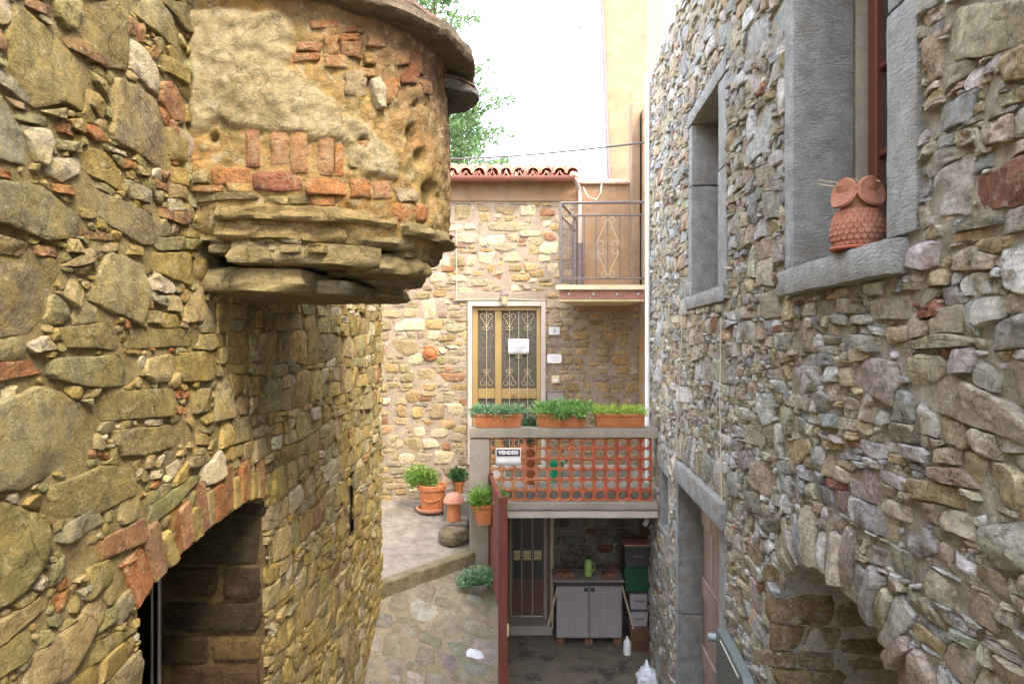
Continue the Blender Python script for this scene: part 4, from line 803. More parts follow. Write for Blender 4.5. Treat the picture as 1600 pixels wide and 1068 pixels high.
# owl planter on the sill
ow = thing('owl_planter', (1.60, 3.16, H + .424), 'terracotta owl-shaped planter with dry stalks on the stone window sill', 'planter')
OX, OY, OZ = ow.location
mb = MB(); mb.lathe([(.118, 0), (.122, .008), (.118, .014)], (OX, OY, OZ), 28); mb.build('saucer', surf('saucer_clay', (.42, .12, .08), .7, (.9, 1.1)), ow)
mb = MB(); mb.lathe([(.092, .012), (.11, .04), (.118, .085), (.112, .13), (.095, .17), (.078, .19), (.074, .205), (.082, .235), (.092, .27), (.094, .295), (.086, .297), (.08, .26)], (OX, OY, OZ), 32); mb.build('body', M['owlclay'], ow)
def scale_piece(a, z, r, tiltv):
    n = Vector((math.cos(a), math.sin(a), .15 * tiltv)); s = Vector((-math.sin(a), math.cos(a), 0)); u_ = Vector((0, 0, 1)); c = Vector((OX, OY, OZ + z)) + Vector((math.cos(a), math.sin(a), 0)) * r
    pts = [s * -.013 + u_ * .012, s * .013 + u_ * .012, s * .014 - u_ * .004, s * .007 - u_ * .013, -s * .007 - u_ * .013, -s * .014 - u_ * .004]
    V = [c + p - n * .004 for p in pts] + [c + p * .9 + n * (.0045 if p.z < 0 else .001) for p in pts]
    return V, [tuple(range(6, 12))] + [(i, (i + 1) % 6, 6 + (i + 1) % 6, 6 + i) for i in range(6)]
fe = MB(); prof_r = lambda z: float(np.interp(z, [.012, .04, .085, .13, .17, .19], [.092, .11, .118, .112, .095, .078]))
for i in range(7):
    z = .03 + i * .023; nn = 26
    for k in range(nn):
        V, Fc = scale_piece(2 * math.pi * (k + .5 * (i % 2)) / nn, z, prof_r(z), 1 if z > .08 else -1); fe.add(V, Fc)
fe.build('feathers', M['owlclay'], ow)['kind'] = 'stuff'
# big eye discs on the side turned to the alley and camera
for sgn, az in ((-1, R(196)), (1, R(288))):
    ax = Vector((math.cos(az), math.sin(az), .22)).normalized(); c = Vector((OX, OY, OZ + .258)) + Vector((math.cos(az), math.sin(az), 0)) * .094
    s = Vector((0, 0, 1)).cross(ax).normalized(); u_ = ax.cross(s); mb = MB(); V = []; n = 26
    for rr, dd in ((.068, -.014), (.076, 0), (.069, .009), (.045, .002), (.0, -.004)):
        for k in range(n): a = 2 * math.pi * k / n; V.append(c + s * math.cos(a) * rr * 1.05 + u_ * math.sin(a) * rr * .95 + ax * (dd - .25 * abs(math.cos(a) * rr)))
    mb.add(V, [(i * n + k, i * n + (k + 1) % n, (i + 1) * n + (k + 1) % n, (i + 1) * n + k) for i in range(4) for k in range(n)]); mb.build('eye_disc', M['owlclay'], ow)
az = R(240); c = Vector((OX, OY, OZ + .29)) + Vector((math.cos(az), math.sin(az), 0)) * .092
mb = MB(); mb.tube([c, c + Vector((-.006, -.012, -.02)), c + Vector((-.004, -.008, -.045))], [.008, .010, .003], 10); mb.build('beak', M['owlclay'], ow)
mb = MB()
for k in range(7): a = k * 1.1; b_ = Vector((OX + .04 * math.cos(a), OY + .04 * math.sin(a), OZ + .24)); mb.tube([b_, b_ + Vector((.05 * math.cos(a) - .02, .05 * math.sin(a), .07)), b_ + Vector((.10 * math.cos(a) - .05, .1 * math.sin(a), .075 + .02 * math.sin(k)))], .0022, 5)
mb.build('dry_stalks', M['straw'], ow)

# ------------------------------------------------------------------ house at the end of the alley
YB = 10.9; SB = F / YB; SP = F / 8.9
def mapB(V): return np.column_stack([V[:, 0], YB - V[:, 2], V[:, 1]])
def pxB(px, py): return np.column_stack([(np.asarray(px, float) - 800) / SB, H + (534 - np.asarray(py, float)) / SB])
BPAL = {'~': .25, '_': (.40, .31, .19), 'w': (.72, .64, .47), 'y': (.46, .32, .14), 'o': (.34, .28, .155), 'g': (.38, .34, .26), 't': (.50, .40, .26), 'r': (.37, .20, .12), 'v': (.28, .18, .15)}
house_b = thing('stone_house', (-.8, YB, 0), 'cream and ochre stone house with gold front door at the end of the alley', 'house')
dx0, dx1 = (733 - 800) / SB, (850 - 800) / SB; dz1 = H + (534 - 472) / SB; TF = H - 1.95
mB = Masonry(mapB, False, (-4.2, 2.4, H - 2.7, H + 2.6), BPAL, {'w': 2.6, 'y': 3, 'o': 4, 'g': 3.2, 't': 3, 'r': .5, 'v': .4}, 13)
BPAL.update({k: tuple(np.array(v) * (.84, .78, .70)) for k, v in BPAL.items() if k not in '_~'})
mB.mask.paint(rect(dx0 - .02, dx1 + .02, H - 3, dz1 + .16)); mB.mask.paint(rect(1.0, 2.5, H + .45, H + 3)); mB.mask.paint(rect(-4.3, 1.1, H + 2.24, H + 2.7))
ZG = (3.237, 580, 230); ZH = (2.967, 620, 500)
SBs = [(ZG, 'w', (420,435,540,485), (585,445,670,490), (545,455,583,500), (540,530,640,585), (670,530,770,578), (855,480,945,535), (750,425,860,452), (750,290,830,345), (120,865,270,925), (245,775,325,860), (400,645,480,682), (300,640,380,680), (690,705,765,735), (895,590,945,630), (285,550,355,598), (360,390,460,425), (470,385,550,415), (850,548,905,578), (620,335,660,362), (280,930,345,972), (865,368,903,402), (480,548,535,595), (470,605,520,645), (355,552,395,598), (440,708,520,735)),
(ZG, 'o', (420,295,510,370), (310,487,425,527), (540,330,610,375), (660,595,760,627), (200,730,300,770), (90,975,230,1050), (45,885,110,925), (400,555,475,600), (800,500,850,545)), (ZG, 'y', (775,585,840,625), (280,870,360,920), (310,725,380,755), (120,730,190,770), (705,645,800,680), (590,590,632,635)), (ZG, 'g', (380,890,475,930), (625,490,735,525), (585,385,860,420), (490,670,590,700), (100,778,165,805)),
(ZG, 'r', (855,315,920,350), (355,437,408,475), (880,435,945,470), (605,650,690,672), (360,605,425,630)), (ZG, 't', (790,460,860,500), (785,515,845,560), (685,440,740,480), (165,815,240,860), (50,828,155,862)), (ZG, 'v', (340,828,380,860), (80,698,130,722)),
(ZH, 'w', (235,385,305,445), (155,500,237,540), (175,605,270,665), (80,498,128,540), (120,550,205,590), (55,155,125,205), (140,55,195,90), (195,125,232,152), (10,620,78,660), (0,545,25,598)), (ZH, 'o', (145,390,220,455), (0,95,90,155), (105,225,175,285), (20,250,88,285), (30,545,105,600)), (ZH, 'y', (40,330,98,380), (75,400,130,450), (195,460,265,498), (105,465,180,492), (0,395,55,445)), (ZH, 'r', (185,248,315,282), (222,220,250,240), (110,352,165,375)), (ZH, 'g', (80,615,165,655), (185,345,265,385), (160,690,215,725), (230,525,310,560))]
for z_, cd, *bb in SBs:
    for x0, y0, x1, y1 in bb:
        P = np.array([(x0, y1), ((x0 + x1) / 2, y1 + 2), (x1, y1), (x1 + 2, (y0 + y1) / 2), (x1, y0), ((x0 + x1) / 2, y0 - 2), (x0, y0), (x0 - 2, (y0 + y1) / 2)], float) + mB.rng.normal(0, 3.5, (8, 2)); P = P / z_[0] + (z_[1], z_[2])
        if mB.mask.at(*pxB(*P.mean(0))[0]): continue
        mB.put(pxB(P[:, 0], P[:, 1]), cd, mB.rng.uniform(.014, .026), False, .002, .006, .06, 18)
cB = lambda c: not (c[0] > 1.0 and c[1] > H + .45)
def zoneB(c, rng):
    ks = {'w': 1.6, 'y': 3, 'o': 4, 'g': 4, 't': 3, 'r': .25, 'v': .4} if c[0] < .6 else {'o': 4, 'y': 4, 't': 3, 'g': 2, 'w': .4}
    kk_ = list(ks); p = np.array([ks[q] for q in kk_]); return rng.choice(kk_, p=p / p.sum())
mB.fill(rows(-2.6, 2.4, H - 2.7, H + 2.3, (.09, .19), (.14, .42), mB.rng, .28, .03), (.010, .022), .015, .006, cond=cB, zone=zoneB, n=16, minarea=.003)
mB.chips(5000, (.02, .045), cB, (.004, .015), zoneB, .006)
mB.emit(house_b, M['stoneB'], 300)
hole = lambda u, v: ((u > dx0 + .02) & (u < dx1 - .02) & (v < dz1 - .02))
core('wall', mapB, False, -4.5, 2.6, -.05, H + 2.56, .05, hole, M['mortarB'], house_b, .009, .006, 24)
mb = MB(); mb.box(-4.5, -4.45, YB + .01, 15, -.05, H + 2.5, 0); mb.box(1.02, 1.05, YB + .02, 15, H + .4, H + 2.55, 0); mb.box(-4.5, 2.6, 15, 15.05, -.05, H + 2.5, 0); mb.build('outer_shell', M['mortarB'], house_b, smooth=False)
# smooth render under the eaves and beside the balcony
mb = MB(); mb.box(-4.5, 1.03, YB - .032, YB + .01, H + 2.24, H + 2.56, .006); mb.build('eaves_render', M['plaster'], house_b)
mb = MB(); mb.box(1.03, 2.6, YB - .030, YB + .2, H + .48, H + 2.50, .006); mb.build('balcony_render', M['plaster'], house_b)
mb = MB(); mb.box(dx0 - .25, dx1 + .05, YB - .03, YB + .01, dz1 + .01, dz1 + .16, .006); mb.build('door_lintel', M['mortarB'], house_b)
for i in range(4):
    mb = MB(); a = 1.06 + i * .39; mb.box(a, a + .37, YB - .10, YB + .25, H + 2.505, H + 2.56 + .01 * (i % 2), .012); mb.build('coping_tile', M['tile'], house_b).color = (.75, .52, .40, 1)
# roof: battened deck, curved clay tiles in rows
rf = bpy.data.objects.new('roof', None); COL.objects.link(rf); rf.parent = house_b; WL[rf] = Vector((-.8, YB, H + 2.6)); rf.location = WL[rf] - WL[house_b]; rf.empty_display_size = .1
SLP = .285; EAVE = YB - .16
mb = MB(); zc = lambda y: H + 2.60 + (y - EAVE) * SLP
mb.add([(x, y, zc(y) + dz) for y in (EAVE + .02, 13.6) for x in (-4.5, 1.06) for dz in (-.05, 0)], [(0, 2, 3, 1), (4, 5, 7, 6), (0, 4, 6, 2), (1, 3, 7, 5), (0, 1, 5, 4), (2, 6, 7, 3)]); mb.build('roof_deck', M['plaster'], rf, smooth=False)
def coppo(r0, r1, L, up):
    n = 9; V = []; 
    for t_, rr in ((0, r0), (1, r1)):
        for k in range(n):
            a = math.pi * k / (n - 1)
            for th_ in (0, .014): V.append(((rr + th_) * math.cos(a), t_ * L, ((rr + th_) * math.sin(a) if up else -(rr + th_) * math.sin(a) + .06) + t_ * L * SLP))
    Fc = []
    for k in range(n - 1):
        a = k * 2; b_ = n * 2 + k * 2; Fc += [(a, a + 2, b_ + 2, b_), (a + 1, b_ + 1, b_ + 3, a + 3), (a, a + 1, a + 3, a + 2), (b_, b_ + 2, b_ + 3, b_ + 1)]
    Fc += [(0, 2 * n, 2 * n + 1, 1), (2 * n - 2, 2 * n - 1, 4 * n - 1, 4 * n - 2)]
    mb = MB(); mb.add(V, Fc); return mb.mesh('roof_tile', M['tile'], sharp=50)
cop_u, cop_d = coppo(.085, .07, .46, True), coppo(.09, .075, .46, False)
for r_ in range(7):
    for c_ in range(16):
        for me, dxx, dz in ((cop_d, 0, .035), (cop_u, .105, .055)):
            x = -2.3 + c_ * .21 + dxx
            if x > 1.03: continue
            y = EAVE - .06 + r_ * .38 + random.uniform(-.012, .012)
            o = link('roof_tile', me, rf, (x + random.uniform(-.008, .008), y, zc(y) + dz)); o.rotation_euler = (random.uniform(-.02, .02), 0, random.uniform(-.04, .04))
            kcol = random.uniform(.75, 1.25); o.color = (.50 * kcol, .22 * kcol, .15 * kcol, 1)
# gutter and rainwater pipe
mb = MB(); P = [(EAVE - .10 + .075 * math.cos(a), H + 2.575 + .075 * math.sin(a)) for a in np.linspace(-math.pi, 0, 12)] + [(EAVE - .10 + .068 * math.cos(a), H + 2.577 + .068 * math.sin(a)) for a in np.linspace(0, -math.pi, 12)]
mb.prism(P, 'x', -2.6, .98); gt = mb.build('gutter', M['gutter'], house_b)
for x in (-1.95, -.95, .05, .9): mb = MB(); mb.box(x, x + .025, EAVE - .185, EAVE + .02, H + 2.56, H + 2.625, .003); mb.build('gutter_bracket', M['ironpale'], gt)
mb = MB(); mb.tube([(.98, EAVE - .08, H + 2.55), (1.06, YB - .09, H + 2.42), (1.075, YB - .09, H + 2.3), (1.075, YB - .09, H + 1.55)], .035, 12); mb.build('rainwater_pipe', surf('zinc_pipe', (.45, .38, .36), .5, (.9, 1.1)), house_b)
mb = MB(); mb.tube([(1.08, YB - .09, H + 1.56), (1.08, YB - .09, H + .82)], .045, 12); mb.build('iron_pipe', M['iron'], house_b)
mb = MB(); mb.tube([(1.12, YB - .12, H + 2.44), (1.2, YB - .13, H + 2.28), (1.33, YB - .12, H + 2.24), (1.40, YB - .11, H + 2.34), (1.42, YB - .1, H + 2.5)], .014, 8); mb.build('cable_loop', M['cord'], house_b)
mb = MB(); mb.tube([W(694, 347, YB - .04), W(713, 347, YB - .04), W(713, 410, YB - .04), W(713.5, 469, YB - .04), W(731, 468, YB - .04), W(790, 467, YB - .05), W(852, 469, YB - .04)], .006, 6); mb.build('wall_cable', M['cord'], house_b)

# front door
fd = bpy.data.objects.new('front_door', None); COL.objects.link(fd); fd.parent = house_b; WL[fd] = Vector(((dx0 + dx1) / 2, YB, TF)); fd.location = WL[fd] - WL[house_b]
def bx(name, px0, px1, y0, y1, z0, z1, mat, par, b=.006): mb = MB(); mb.box((px0 - 800) / SB, (px1 - 800) / SB, y0, y1, z0, z1, b); return mb.build(name, M[mat], par)
zB = lambda py: H + (534 - py) / SB
M['pinkstone'] = surf('pale_stone_trim', (.52, .44, .38), .85, (.85, 1.1), 6, None, None, (60, .3, .004))
bx('door_surround', 731, 738, YB - .05, YB + .14, TF, zB(471), 'pinkstone', fd); bx('door_surround', 845.5, 852.5, YB - .05, YB + .14, TF, zB(471), 'pinkstone', fd); bx('door_surround', 738.2, 845.3, YB - .045, YB + .14, zB(478.5), zB(471), 'pinkstone', fd)
bx('frame_stile', 738.3, 746.5, YB + .04, YB + .11, TF, zB(479), 'gold', fd); bx('frame_stile', 838.5, 845.2, YB + .04, YB + .11, TF, zB(479), 'gold', fd); bx('frame_rail', 746.6, 838.4, YB + .045, YB + .11, zB(485), zB(479), 'gold', fd)
bx('frame_stile', 773, 783.8, YB + .045, YB + .11, TF, zB(485.2), 'gold', fd)
for a, b_ in ((746.7, 772.8), (784, 838.3)):
    bx('mid_rail', a, b_, YB + .05, YB + .10, zB(623), zB(607), 'gold', fd); bx('bottom_rail', a, b_, YB + .05, YB + .10, TF, TF + .14, 'gold', fd)
    bx('pane', a, b_, YB + .075, YB + .08, zB(606.8), zB(485.3), 'ripple', fd, 0); bx('pane', a, b_, YB + .075, YB + .08, TF + .145, zB(623.2), 'ripple', fd, 0)
mb = MB(); mb.box(dx0 - .1, dx1 + .1, YB + .16, YB + .2, TF - .1, dz1 + .1, 0); mb.build('door_backing', M['dark'], fd, smooth=False)
for bxp in (760, 796, 810.5, 824.5):
    mb = MB(); x = (bxp - 800) / SB; mb.tube([(x, YB + .035, TF + .15), (x, YB + .035, zB(485.5))], .006, 6); mb.build('grille_bar', M['ironpale'], fd)
def scroll(cx, cz, s, up, par):
    """heart-shaped pair of scrolls"""
    for sg in (-1, 1):
        pts = [(0, -.5)]
        pts += [(.30 * 1, .12)]
        for a in np.linspace(-.3, 4.6, 16): rr = .20 - .026 * a; pts.append((.22 + rr * math.cos(a), .28 + rr * math.sin(a)))
        mb = MB(); mb.tube([(cx + sg * p[0] * s, YB + .034, cz + up * p[1] * s) for p in pts], .0042, 6); mb.build('scroll', M['ironpale'], par)
        pts = [(0, -.5)] + [(.13 + .12 * math.cos(a), -.55 + .1 * math.sin(a)) for a in np.linspace(2.2, -3.0, 10)]
        mb = MB(); mb.tube([(cx + sg * p[0] * s, YB + .032, cz + up * p[1] * s) for p in pts], .0042, 6); mb.build('scroll', M['ironpale'], par)
for bxp in (760, 796, 824.5): scroll((bxp - 800) / SB, zB(500), .235, 1, fd); scroll((bxp - 800) / SB, zB(592), .235, -1, fd)
scroll((810.5 - 800) / SB, zB(640), .235, 1, fd); scroll((810.5 - 800) / SB, zB(546), .2, 1, fd)
kb = MB(); kb.M = Matrix.Translation(((803 - 800) / SB, YB + .05, zB(615))) @ Matrix.Rotation(R(90), 4, 'X'); kb.lathe([(.012, 0), (.012, .03), (.03, .035), (.036, .05), (.03, .065), (.001, .068)], (0, 0, 0), 18); kb.build('knob', M['gold'], fd)
# sale notice taped to the door
def sheet(name, px0, px1, py0, py1, d, label, par=None, thick=.003):
    s = F / d; t_ = thing(name, ((px0 + px1 - 1600) / 2 / s, d, H + (534 - (py0 + py1) / 2) / s), label, 'sign'); hw, hh = (px1 - px0) / 2 / s, (py1 - py0) / 2 / s; lx, ly, lz = t_.location
    V = []; n = 8
    for i in range(n + 1):
        for j in range(5): V.append((lx - hw + 2 * hw * i / n, d - .004 * math.sin(i * 1.3) - .003 * math.sin(j * 2), lz - hh + 2 * hh * j / 4))
    me = mkmesh('board', V, [(i * 5 + j, (i + 1) * 5 + j, (i + 1) * 5 + j + 1, i * 5 + j + 1) for i in range(n) for j in range(4)], M['paper'], WL[t_], True); o = link('board', me, t_); md = o.modifiers.new('thick', 'SOLIDIFY'); md.thickness = thick; md.offset = -1
    return t_, lambda fx, fz, off=.009: Matrix.Translation((lx + fx * hw, d - off, lz + fz * hh)) @ Matrix.Rotation(R(90), 4, 'X'), hw, hh
n1, T1, hw, hh = sheet('sale_notice', 794, 826.5, 529.5, 553, YB + .022, 'white paper sale notice on the gold front door grille')
text_mesh('VENDESI', hw * .40, M['inkgrey'], 'lettering', n1, T1(0, -.05), bold=.0015)
for k, wd in enumerate((.075, .06, .07)): mb = MB(); c = T1(0, -.38 - k * .2).translation; mb.box(c.x - wd, c.x + wd, c.y, c.y + .002, c.z - .004, c.z + .004, 0); mb.build('print_line', M['inkgrey'], n1, smooth=False)
for fx in (-.72, .62): mb = MB(); c = T1(fx, .6).translation; mb.box(c.x - .022, c.x + .022, c.y, c.y + .002, c.z - .022, c.z + .018, 0); mb.build('emblem', surf('pale_ink', (.62, .68, .78) if fx < 0 else (.78, .72, .62), .8), n1, smooth=False)
# wall fittings
t_ = thing('wall_lantern', W(788, 464, YB - .1), 'small dark-topped lantern above the gold front door', 'lamp'); lx, ly, lz = t_.location
mb = MB(); mb.lathe([(.075, 0.03), (.065, .055), (.035, .08), (.02, .11), (.004, .125)], (lx, ly, lz), 6); mb.build('lamp_cap', M['iron'], t_)
mb = MB(); mb.lathe([(.04, -.11), (.058, .03)], (lx, ly, lz), 6); mb.build('lamp_glass', surf('amber_glass', (.60, .42, .24), .2, (.95, 1.05), 5, None, None, None, spec=.5), t_)
mb = MB(); mb.lathe([(.045, -.125), (.045, -.108)], (lx, ly, lz), 6); mb.tube([(lx, ly, lz + .08), (lx, ly + .05, lz + .10), (lx, YB, lz + .06)], .01, 6); mb.build('bracket', M['iron'], t_)
def plate(name, px0, px1, py0, py1, mat, label, cat, th_=.02, round_=0., d=None):
    d = d or YB - .035; s = F / d; x0, x1 = (px0 - 800) / s, (px1 - 800) / s; z0, z1 = H + (534 - py1) / s, H + (534 - py0) / s; t_ = thing(name, ((x0 + x1) / 2, d, z0), label, cat); mb = MB()
    if round_:
        P = [];
        for cx, cz, a0 in ((x1 - round_, z1 - round_, 0), (x0 + round_, z1 - round_, 90), (x0 + round_, z0 + round_, 180), (x1 - round_, z0 + round_, 270)):
            P += [(cx + round_ * math.cos(R(a0 + q)), cz + round_ * math.sin(R(a0 + q))) for q in (0, 30, 60, 90)]
        mb.prism(P, 'y', d - th_, d + .03)
    else: mb.box(x0, x1, d - th_, d + .03, z0, z1, .004)
    mb.build('body', M[mat] if isinstance(mat, str) else mat, t_); return t_, (x0, x1, z0, z1, d - th_)
t_, (x0, x1, z0, z1, yf) = plate('intercom', 857.5, 874.5, 511, 523, 'silver', 'grey intercom box on the wall beside the gold door', 'intercom')
for k in range(3): mb = MB(); mb.box(x0 + .07, x0 + .11, yf - .003, yf + .002, z1 - .035 - k * .025, z1 - .025 - k * .025, 0); mb.build('button', M['ink'], t_, smooth=False)
t_, (x0, x1, z0, z1, yf) = plate('name_plaque', 855, 877.5, 553, 567, surf('glazed_plaque', (.80, .76, .76), .25, (.97, 1.03), 5, None, None, None, spec=.6), 'white rounded ceramic plaque with faint script beside the gold door', 'plaque', .012, .03)
for k, (fx, fz, wd) in enumerate(((.5, .72, .15), (.5, .42, .09), (.55, .25, .06))):
    mb = MB(); xm = x0 + (x1 - x0) * fx; zz = z0 + (z1 - z0) * fz; mb.tube([(xm - wd / 2 + wd * q / 12, yf - .001, zz + .006 * math.sin(q * 2.4 + k)) for q in range(13)], .0022, 5); mb.build('script', M['inkgrey'], t_)
t_, (x0, x1, z0, z1, yf) = plate('doorbell', 862, 874, 587, 598, surf('cream_plastic', (.70, .58, .36), .4, (.95, 1.05), 5, None, None, None), 'small cream doorbell box above the letter box', 'doorbell'); mb = MB(); mb.box(x0 + .03, x1 - .03, yf - .006, yf + .003, z0 + .025, z0 + .06, .003); mb.build('button', M['paper'], t_)
t_, (x0, x1, z0, z1, yf) = plate('letter_box', 855, 880, 611, 646, surf('box_metal', (.36, .30, .29), .5, (.92, 1.08), 5, None, None, None, metal=.3, spec=.5), 'grey metal letter box on the wall beside the gold door', 'letter box', .11)
mb = MB(); mb.box(x0 - .01, x1 + .01, yf - .02, yf + .1, z1, z1 + .02, .004); mb.build('lid', surf('lid_metal', (.25, .21, .2), .5), t_); mb = MB(); mb.box(x0 + .08, x0 + .16, yf - .004, yf + .002, z1 - .14, z1 - .12, 0); mb.build('name_slot', M['paper'], t_, smooth=False)
# terracotta sun mask
t_ = thing('sun_mask', W(672.5, 551.5, YB - .03), 'round terracotta sun face hanging on the stone wall', 'wall ornament'); lx, ly, lz = t_.location
mb = MB(); mb.M = Matrix.Translation((lx, ly, lz)) @ Matrix.Rotation(R(90), 4, 'X'); mb.lathe([(.082, 0), (.08, .02), (.065, .04), (.04, .05), (.001, .053)], (0, 0, 0), 24); mb.build('face', M['terracotta'], t_)
for k in range(18):
    a = 2 * math.pi * k / 18; l = .126 if k % 2 else .118; c, s = math.cos(a), math.sin(a); mb = MB()
    mb.tube([(lx + c * .075, ly - .012, lz + s * .075), (lx + c * .1, ly - .02, lz + s * .1), (lx + c * l, ly - .012, lz + s * l)], [.014, .014, .007], 8); mb.build('ray', M['terracotta'], t_)
for dx_, dz_, r_, nm in ((-.028, .018, .012, 'eye'), (.028, .018, .012, 'eye'), (0, -.035, .016, 'mouth')):
    mb = MB(); mb.tube([(lx + dx_ - r_, ly - .046, lz + dz_), (lx + dx_, ly - .052, lz + dz_ + (.006 if nm == 'eye' else -.006)), (lx + dx_ + r_, ly - .046, lz + dz_)], .005, 6); mb.build(nm, M['terracotta'], t_)
mb = MB(); mb.tube([(lx, ly - .05, lz + .02), (lx, ly - .064, lz - .01), (lx, ly - .05, lz - .016)], [.006, .010, .008], 8); mb.build('nose', M['terracotta'], t_)

# ------------------------------------------------------------------ balcony
bal = thing('balcony', (1.4, 10, H + .6), 'iron-railed balcony with cream slab over the terrace', 'balcony')
yf = 9.62; bx0, bx1 = .665, 1.86
quad_ = lambda e, yy: [(bx0 - e, yf - e), (bx1, yf - e), (bx1, YB - .04), (.98 - e, YB - .04)]
M['creamslab'] = surf('cream_slab', (.74, .64, .42), .85, (.88, 1.1), 5, (9, .58, .7, .4, (.55, .48, .33)), None, (50, .3, .005))
mb = MB(); mb.prism(quad_(.05, 0), 'z', H + .735, H + .80); mb.build('slab', M['creamslab'], bal)
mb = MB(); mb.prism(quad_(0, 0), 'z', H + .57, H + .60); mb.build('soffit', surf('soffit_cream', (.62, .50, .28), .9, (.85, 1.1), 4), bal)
mb = MB(); mb.box(bx0 + .01, bx1, yf + .004, yf + .05, H + .603, H + .733, .004); mb.build('fascia', M['steelred'], bal)
mb = MB(); mb.add([(bx0 + .01, yf + .06, H + z) for z in (.603, .733)] + [(1.0, YB - .05, H + z) for z in (.603, .733)] + [(bx0 + .05, yf + .06, H + z) for z in (.603, .733)] + [(1.04, YB - .05, H + z) for z in (.603, .733)], [(0, 2, 3, 1), (4, 5, 7, 6), (0, 1, 5, 4), (2, 6, 7, 3), (1, 3, 7, 5), (0, 4, 6, 2)]); mb.build('fascia', M['steelred'], bal)
for x in (.80, 1.15, 1.48, 1.78): mb = MB(); mb.M = Matrix.Translation((x, yf + .004, H + .67)) @ Matrix.Rotation(R(90), 4, 'X'); mb.lathe([(.02, 0), (.02, .012), (.012, .018), (.001, .019)], (0, 0, 0), 10); mb.build('bolt', M['silver'], bal)
zr = [H + 1.955, H + 1.775, H + .885]
def rail(name, a, b_, r_=.014): mb = MB(); mb.tube([a, b_], r_, 6); mb.build(name, M['iron'], bal)
cF, cB_ = (bx0 + .02, yf), (1.0, YB - .06)
for z, r_ in zip(zr, (.02, .013, .013)):
    rail('rail', (cF[0], yf, z), (bx1, yf, z + .01), r_); rail('rail', (cF[0], yf, z), (cB_[0], cB_[1], z), r_)
for p in (cF, cB_): mb = MB(); mb.box(p[0] - .02, p[0] + .02, p[1] - .02, p[1] + .02, H + .80, H + 1.96, .003); mb.build('post', M['iron'], bal)
for x in (.86, 1.02, 1.18, 1.35, 1.52, 1.68, 1.83): rail('baluster', (x, yf, zr[2]), (x, yf, zr[1]), .0075)
for k in range(1, 7): f = k / 7; p = (cF[0] + (cB_[0] - cF[0]) * f, yf + (cB_[1] - yf) * f); rail('baluster', (p[0], p[1], zr[2]), (p[0], p[1], zr[1]), .0075)
cz = (zr[1] + zr[2]) / 2
for sg in (-1, 1):
    for up in (-1, 1):
        mb = MB(); mb.tube([(1.35 + sg * p[0], yf - .012, cz + up * p[1]) for p in ((.16, .06), (.13, .12), (.05, .30), (.0, .40))], .007, 6); mb.build('scroll', M['ironpale'], bal)
        mb = MB(); mb.tube([(1.35 + sg * (.05 + (.045 - .006 * a) * math.cos(a)), yf - .012, cz + up * (.39 + (.045 - .006 * a) * math.sin(a))) for a in np.linspace(-1.6, 4.2, 12)], .006, 6); mb.build('scroll', M['ironpale'], bal)
        mb = MB(); mb.tube([(1.35 + sg * (.09 + (.05 - .006 * a) * math.cos(a)), yf - .012, cz + up * (.05 + (.05 - .006 * a) * math.sin(a))) for a in np.linspace(-.5, 4.6, 12)], .006, 6); mb.build('scroll', M['ironpale'], bal)

# ------------------------------------------------------------------ tall plastered house behind, with a pale corner post
ph = thing('plaster_house', (2.2, 12.6, 0), 'tall peach plaster house rising behind the balcony', 'house')
mb = MB(); s_ = F / 12.6; P = [((952 - 800) / s_, -.05), (2.42, -.05), (2.5, H + 9), ((932 - 800) / s_, H + 9), ((952 - 800) / s_, H + 3.0)]
n = len(P); mb.add([(p[0], 12.6, p[1]) for p in P] + [(p[0] + 1.3, 17, p[1]) for p in P], [tuple(range(n)), tuple(range(n, 2 * n))[::-1]] + [(i, (i + 1) % n, n + (i + 1) % n, n + i) for i in range(n)]); mb.build('wall', M['plasterlight'], ph, smooth=False)
mb = MB(); mb.tube([((951 - 800) / s_, 12.56, H + 2.9), ((931 - 800) / s_, 12.56, H + 9)], .032, 8); mb.build('edge_gutter', M['iron'], ph)
mb = MB(); mb.box(1.86, 1.99, 10.6, YB - .035, H + .81, H + 3.7, .01); o = mb.build('corner_post', M['plasterlight'], None, (1.9, 10.7, H + .81)); props(o, 'pale plaster post at the back end of the balcony', 'post')
mb = MB(); mb.box(2.02, 2.2, END + .05, YB - .04, -.05, H + 3.6, 0); o = mb.build('side_wall', M['plaster'], None, (2.1, 10, 0), smooth=False); props(o, 'plastered side wall closing the gap beside the balcony', 'wall')

# ------------------------------------------------------------------ terrace over the undercroft
YT = 8.9; zT = lambda py, d=YT: H + (534 - py) * d / F; xT = lambda px, d=YT: (px - 800) * d / F
ter = thing('terrace', (.7, 9.5, 0), 'concrete terrace with red clay grille parapet in front of the gold door', 'terrace')
XE = 1.98
def tb(name, x0, x1, y0, y1, z0, z1, mat, b=.012, seed=1): return dressed(name, x0, x1, y0, y1, z0, z1, M[mat], ter, None, b=b, wear=.005, sub=.09, seed=seed)
tb('pillar', xT(733), xT(765.5), YT, YT + .28, H - 3.1, zT(684.5), 'concrete', seed=31)
tb('coping', xT(732), XE, YT - .02, YT + .24, zT(684), zT(668), 'concrete', seed=32)
tb('parapet_base', xT(765.8), XE, YT - .01, YT + .2, zT(797), zT(783.5), 'concrete', seed=33)
tb('edge_beam', xT(765.8), XE, YT + .015, YT + .24, zT(810), zT(797.4), 'pinkstone', seed=34)
mb = MB(); mb.box(xT(733) + .02, XE, YT + .2, YB - .01, TF - .22, TF, .004); mb.build('floor_slab', M['concrete'], ter)
mb = MB(); mb.box(xT(733) + .03, xT(733) + .20, YT + .28, YB - .01, -.05, TF - .22, 0); mb.build('retaining_wall', M['mortarR'], ter, smooth=False)
